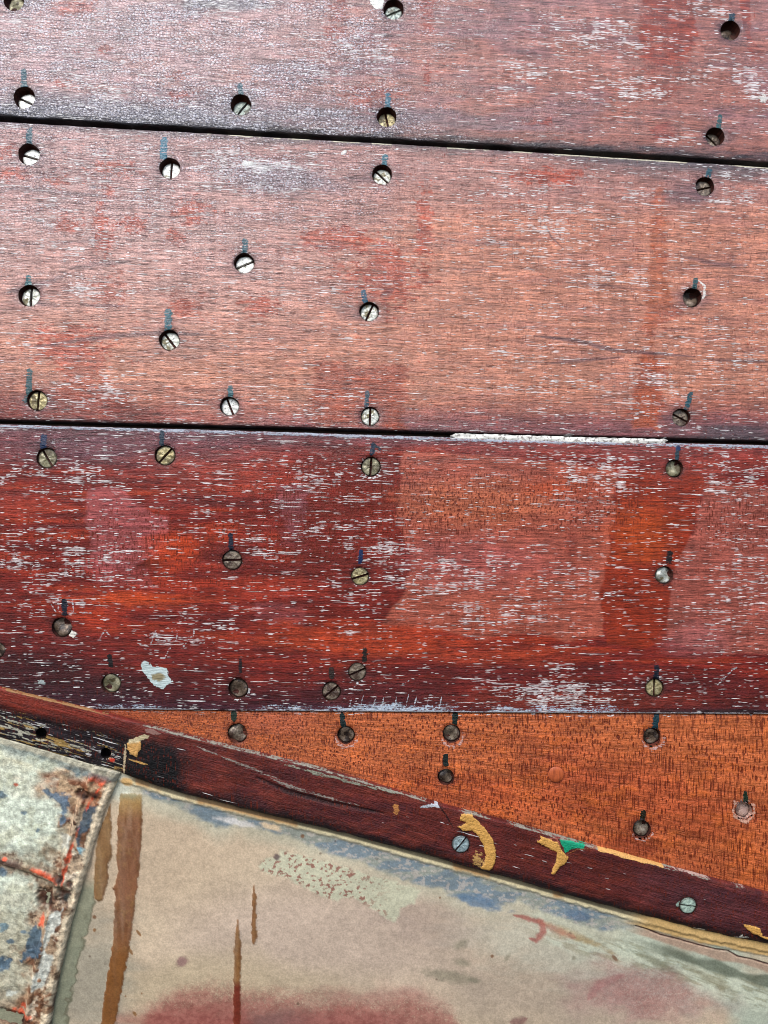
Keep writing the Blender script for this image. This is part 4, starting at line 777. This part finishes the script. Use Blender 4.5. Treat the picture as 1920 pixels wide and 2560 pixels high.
    # olive film beside the rusted plate
    xr = ridge(y); el = sstep(42, 34, x - xr + (fbm(x, y, 30, 24, 134) - .5) * 44) * sstep(2180, 2230, y); L.tint(el, (128, 134, 112), .85); L.tint(el * sstep(30, 36, x - xr + (fbm(x, y, 30, 24, 134) - .5) * 44), (96, 92, 72), .8)
    # pale corner and ochre at the strip
    L.tint(blob(x, y, 305, 1965, 24, 30, 0, .5, .4), (190, 192, 176), .9); L.tint(blob(x, y, 318, 1954, 16, 10, 10, .3, .3, (9, 9)), (204, 164, 106), .95)
    # drips
    D = [(R(0, 1920, [(782, 165), (772, 250), (765, 330), (758, 560), (765, 690), (750, 735), (732, 782), (746, 795), (735, 1100), (715, 1250), (680, 1450), (650, 1700), (735, 1700), (775, 1500), (798, 1380), (830, 1200), (850, 1060), (872, 900), (895, 700), (912, 500), (920, 380), (922, 170)]), (128, 84, 58), (134, 92, 58)),
         (R(0, 1920, [(718, 225), (722, 420), (724, 560), (705, 620), (695, 660), (705, 710), (690, 770), (668, 845), (640, 862), (615, 842), (612, 700), (622, 560), (640, 430), (675, 330)]), (136, 104, 68), (130, 96, 62)),
         (R(0, 1920, [(1542, 985), (1558, 1080), (1562, 1250), (1556, 1400), (1556, 1700), (1512, 1700), (1516, 1400), (1520, 1150), (1530, 1050)]), (138, 96, 56), (138, 96, 56)),
         ([(634, 2214), (640, 2240), (642, 2300), (641, 2345), (638, 2360), (632, 2358), (630, 2340), (630, 2260), (632, 2230)], (140, 98, 60), (130, 90, 56))]
    wet = np.zeros_like(x); DR[:] = [q[0] for q in D]
    for i, (pts, c, c2) in enumerate(D):
        dd = sdf(x, y, pts) + (fbm(x, y, 8, 10, 135) - .5) * 8; m = 1 - sstep(-1.6, 1.6, dd); L.tint(m, c, .8 + .15 * sstep(.3, .6, fbm(x, y, 20, 120, 139))); L.tint(m * sstep(.4, .65, fbm(x, y, 24, 90, 136, 4)), c2, .8); L.tint(m * sstep(.5, .7, fbm(x, y, 9, 60, 137, 4)), (104, 62, 36), .45); L.tint(m * sstep(.55, .7, fbm(x, y, 12, 12, 138, 4)), (150, 116, 74), .35)
        L.tint(m * sstep(-5, -1, dd), (104, 70, 44), .3); wet = np.maximum(wet, m)
        if i == 0: L.tint(m * sstep(2060, 1990, y), (170, 140, 86), .7); L.tint(m * sstep(2006, 1978, y + (n3 - .5) * 24), (140, 142, 116), .8); L.tint(m * sstep(2280, 2420, y), (128, 82, 40), .8); L.tint(m * sstep(60, 0, np.abs(y - 2200)), (134, 88, 64), .5)
        if i == 2: L.tint(m * sstep(2445, 2470, y), (112, 40, 32), .9)
    L.gloss(wet, .55); L.b *= 1 - .85 * wet
    for pts, wd_ in (([(340, 2325), (352, 2342)], 3.2), ([(322, 2372), (331, 2386)], 4), ([(237, 2320), (236, 2330)], 4), ([(332, 2530), (340, 2542)], 4), ([(313, 2490), (314, 2494)], 2.5), ([(353, 2484), (355, 2486)], 3)): L.tint(stroke(x, y, pts, wd_, .4, .2), (138, 100, 62), .95)
    # hairline crack
    L.tint(stroke(x, y, R(1280, 1920, [(800, 1020), (870, 1040), (960, 1080), (1080, 1110), (1200, 1145), (1320, 1175), (1400, 1185), (1460, 1220), (1560, 1240), (1659, 1270), (1900, 1330)]), 1.7, .5, .4, (12, 8), taper=False), (70, 40, 34), .9)
    return dict(col=np.c_[L.c, L.g], stain=L.b)
def panel():
    a6(np.zeros(1), np.zeros(1) + 2000, np.zeros(1))
    yy = axis(1830, 3300, 1830, 2574); t = (yy - 1830) / (3300 - 1830)
    T, X = np.meshgrid(t, XS, indexing='ij'); y0 = stripB(X) - 26; Y = y0 + T * (3300 - y0)
    # keep sampling fine inside the frame on the right as well
    off = (fbm(X, Y, 200, 140, 140) - .5) * 8 + (fbm(X, Y, 40, 30, 141) - .5) * 1.2
    d = Y - stripB(X); off = off + 4 * sstep(18, 8, d + (fbm(X, Y, 12, 12, 122) - .5) * 8) + 2.5 * sstep(30, 22, d) * sstep(1560, 1640, X + d)
    off = off - 3 * stroke(X.ravel(), Y.ravel(), R(1280, 1920, [(800, 1020), (870, 1040), (960, 1080), (1080, 1110), (1200, 1145), (1320, 1175), (1400, 1185), (1460, 1220), (1560, 1240), (1659, 1270), (1900, 1330)]), 2, .5, .4, (12, 8), taper=False).reshape(X.shape)
    for s_ in DR: off = off + 2.4 * poly(X.ravel(), Y.ravel(), s_, 4, 0).reshape(X.shape)
    gv = Y / 1000
    return sheet('keel_panel', X, Y, -6, off, a6, [], paint_mat, keel, 30., gv)
panel()

# ------------------------------------------------------------------ rusted plate at the lower left
plate = empty('rusted_plate', W(np.array([0.]), np.array([3000.]))[0][0], 'crusty pale green metal plate with rust and blue paint patches at the lower left corner', 'metal plate')
def seamline(x): return np.interp(x, [-700, 0, 60, 100, 140, 175, 700], [1980, 2152, 2168, 2185, 2197, 2210, 2400])
def a7(x, y, rim):
    L = Lay(x, y, (206, 214, 196), .3); xr = ridge(y); e = xr - x; n = fbm(x, y, 90, 70, 150, 4); n2 = fbm(x, y, 26, 22, 151, 3); n3 = fbm(x, y, 9, 8, 152, 3); n4 = fbm(x, y, 40, 36, 153, 4)
    L.tint(sstep(.46, .62, n), (214, 216, 194), .7); L.tint(sstep(.54, .66, n2), (176, 178, 152), .5)
    L.tint(sstep(2200, 2330, y + (n - .5) * 120), (166, 156, 132), .7); L.tint(sstep(2440, 2520, y + (n - .5) * 150), (140, 104, 76), .7)
    # rust towards the rim, under the strip and along the seam
    r1 = sstep(125, 45, e + (n4 - .5) * 190); L.tint(r1, (168, 134, 104), .8); L.tint(r1 * sstep(.50, .60, n2), (106, 64, 40), .85); L.tint(r1 * sstep(.54, .62, n4), (226, 212, 188), .85); L.tint(r1 * sstep(.60, .66, n3), (70, 40, 28), .7)
    ru = blob(x, y, 205, 1975, 100, 44, 14, .5, .7, (40, 24), 154); L.tint(ru, (152, 92, 52), .85); L.tint(ru * sstep(.50, .6, n2), (94, 50, 30), .8); L.tint(ru * sstep(.52, .42, n4), (212, 186, 150), .6)
    sm = sstep(34, 8, np.abs(y - seamline(x)) + (n2 - .5) * 46) * sstep(195, 150, x); L.tint(sm, (132, 98, 68), .75); L.tint(sm * sstep(.54, .62, n3), (80, 50, 36), .7)
    L.tint(stroke(x, y, [(-60, 2138), (0, 2151), (30, 2160), (66, 2171)], 8, .4, .4, (12, 8)), (92, 72, 62), .95); L.tint(stroke(x, y, [(76, 2170), (110, 2184), (150, 2202)], 5, .5, .6, (9, 6)), (206, 80, 44), .9)
    # blue underpaint
    for pts, c in ((R(0, 1920, [(270, 130), (330, 155), (455, 180), (445, 260), (425, 345), (395, 370), (385, 310), (400, 250), (370, 210), (310, 185)]), (80, 104, 124)), (R(0, 1920, [(235, 985), (285, 1090), (270, 1210), (170, 1230), (140, 1250), (170, 1130), (210, 1040)]), (64, 90, 108)), (R(0, 1920, [(-60, 1200), (75, 1240), (50, 1300), (-60, 1340)]), (70, 98, 120)), (R(0, 1920, [(560, 240), (690, 230), (640, 370), (590, 370), (530, 430), (520, 520), (500, 460), (520, 360)]), (58, 78, 92)), (R(0, 1920, [(420, -10), (520, 10), (600, 60), (560, 60), (470, 30)]), (104, 122, 128)), (R(0, 1920, [(510, 500), (560, 520), (545, 570), (515, 550)]), (140, 186, 200)), (R(0, 1920, [(0, 1010), (50, 1020), (30, 1070), (0, 1060)]), (110, 136, 146))):
        L.tint(poly(x, y, pts, 4, 10, (12, 10), 155), c, .9)
    for cx, cy, rx, ry in ((60, 2032, 8, 5), (96, 2075, 6, 6), (28, 2353, 10, 6), (60, 2330, 8, 5), (0, 1985, 16, 10), (5, 2180, 14, 12)): L.tint(blob(x, y, cx, cy, rx, ry, 0, .3, .6, (9, 8)), (80, 104, 120), .85)
    # orange primer lines down the inner edge of the rim
    xi = xr - np.interp(y, [1940, 2000, 2100, 2170, 2210, 2600], [30, 48, 56, 60, 50, 40])
    L.tint(sstep(4.5, 1.8, np.abs(x - xi) + (n3 - .5) * 5) * sstep(2225, 2190, y) * sstep(.36, .5, n2 * .4 + n4 * .6), (210, 84, 54), .9)
    for cx, cy, rx, ry in ((250, 1945, 22, 14), (176, 2140, 7, 12), (166, 2172, 5, 10), (106, 2300, 8, 14), (55, 2530, 22, 9), (42, 2538, 14, 9), (62, 2510, 8, 6), (40, 1961, 5, 4), (12, 2148, 7, 4)): L.tint(blob(x, y, cx, cy, rx, ry, 20, .4, .7, (9, 8)), (212, 88, 56), .85)
    # grey white chips
    for pts in (R(0, 1920, [(285, 1200), (360, 1200), (350, 1260), (300, 1400), (225, 1420), (222, 1330), (260, 1290)]), R(0, 1920, [(38, 1440), (110, 1440), (105, 1470), (40, 1475)]), R(0, 1920, [(400, 420), (470, 430), (455, 500), (400, 520)]), R(0, 1920, [(330, 930), (420, 900), (400, 1000), (320, 1120), (300, 1200), (280, 1180), (310, 1030)])): L.tint(poly(x, y, pts, 3, 7, (12, 10), 156), (202, 206, 196), .85)
    L.tint(blob(x, y, 103, 2444, 5, 5, 0, .3, .3, (8, 8)), (130, 80, 40), .9)
    # deep rust pits
    for cx, cy, rx, ry in ((118, 2246, 28, 22), (168, 2240, 20, 20), (150, 2192, 12, 10), (178, 2204, 8, 8), (208, 1986, 18, 12), (238, 1985, 12, 9), (30, 2545, 50, 18), (190, 2052, 6, 4)):
        L.tint(blob(x, y, cx, cy, rx, ry, 20, .4, .5, (12, 10), 157), (78, 44, 30), .92); L.tint(blob(x, y, cx + 3, cy + 4, rx * .5, ry * .5, 20, .4, .5, (9, 8)), (40, 26, 22), .9)
    L.tint(blob(x, y, 170, 2240, 12, 10, 0, .4, .4, (8, 8)), (64, 70, 68), .8); L.tint(stroke(x, y, [(170, 2060), (150, 2100), (90, 2150), (60, 2180)], 30, .8, .8, (20, 16)), (140, 120, 90), .4)
    # rim: cream lip, dark outer edge
    lip = sstep(18, 8, np.abs(e - 12) + (n3 - .5) * 16); L.tint(lip * sstep(.34, .48, n4), (224, 206, 176), .9); L.tint(sstep(6, 1, e + (n3 - .5) * 4) * sstep(.4, .55, n2), (54, 50, 48), .85)
    L.tint(stroke(x, y, R(0, 1920, [(30, 515), (70, 480), (105, 450)]), 4, .5, .3), (210, 214, 196), .9)
    dT = y - stripB(x); L.tint(sstep(30, 12, dT + (n2 - .5) * 24), (112, 122, 118), .8); L.tint(sstep(10, 3, dT + (n3 - .5) * 6), (178, 172, 150), .8); L.tint(sstep(60, 30, dT + (n2 - .5) * 50) * sstep(30, 40, dT) * sstep(140, 40, x), (190, 182, 150), .6)
    return dict(col=np.c_[L.c, L.g])
def rust_plate():
    t = (axis(1935, 3300, 1935, 2574) - 1935) / (3300 - 1935)
    ss = np.concatenate([np.linspace(-700, -14, 30, endpoint=False), np.linspace(-14, 300, 150)]); s = (ss + 700) / 1000.
    T, Sg = np.meshgrid(t, s, indexing='ij'); yn = 1935 + T * (3300 - 1935); xr = ridge(yn) + (fbm(yn, yn * 0, 40, 1, 160) - .5) * 5
    X = -700 + Sg * (xr + 700); Y = yn + (stripB(X) - 8 - 1935) * (1 - T) ** 4
    e = xr - X; n = fbm(X, Y, 26, 22, 151, 3); n3 = fbm(X, Y, 9, 8, 152, 3); n4 = fbm(X, Y, 40, 36, 153, 4)
    r1 = sstep(150, 60, e + (n4 - .5) * 170)
    off = (n - .5) * 2.5 + (fbm(X, Y, 90, 60, 161) - .5) * 5 + r1 * ((n3 - .5) * 4 + (n - .5) * 4 * sstep(4, 40, e)) + 9 * sstep(75, 60, e) * sstep(-2, 12, e) + 4 * sstep(10, 3, np.abs(e - 60))
    off += 6 * sstep(.4, 1, sstep(16, 3, np.abs(Y - seamline(X)))) * sstep(190, 150, X) * (.5 + n)
    xf, yf = X.ravel(), Y.ravel()
    for cx, cy, rx, ry, dd in ((118, 2246, 28, 22, 9), (168, 2240, 20, 20, 8), (150, 2192, 12, 10, 6), (208, 1986, 18, 12, 9), (178, 2204, 8, 8, 5), (30, 2545, 50, 18, 8)): off = off - dd * blob(xf, yf, cx, cy, rx, ry, 20, .4, .5, (12, 10), 157).reshape(X.shape)
    # wall down at the rim: roll the last column back
    q = np.clip(1 - e / 3, 0, 1); off = off - 14 * (1 - np.sqrt(np.clip(1 - q * q, 0, 1)))
    X = np.hstack([X, X[:, -1:]]); Y = np.hstack([Y, Y[:, -1:]]); off = np.hstack([off, off[:, -1:] - 40])
    return sheet('plate_face', X, Y, 2, off, a7, [], rust_mat, plate, 30., Y / 1000)
rust_plate()
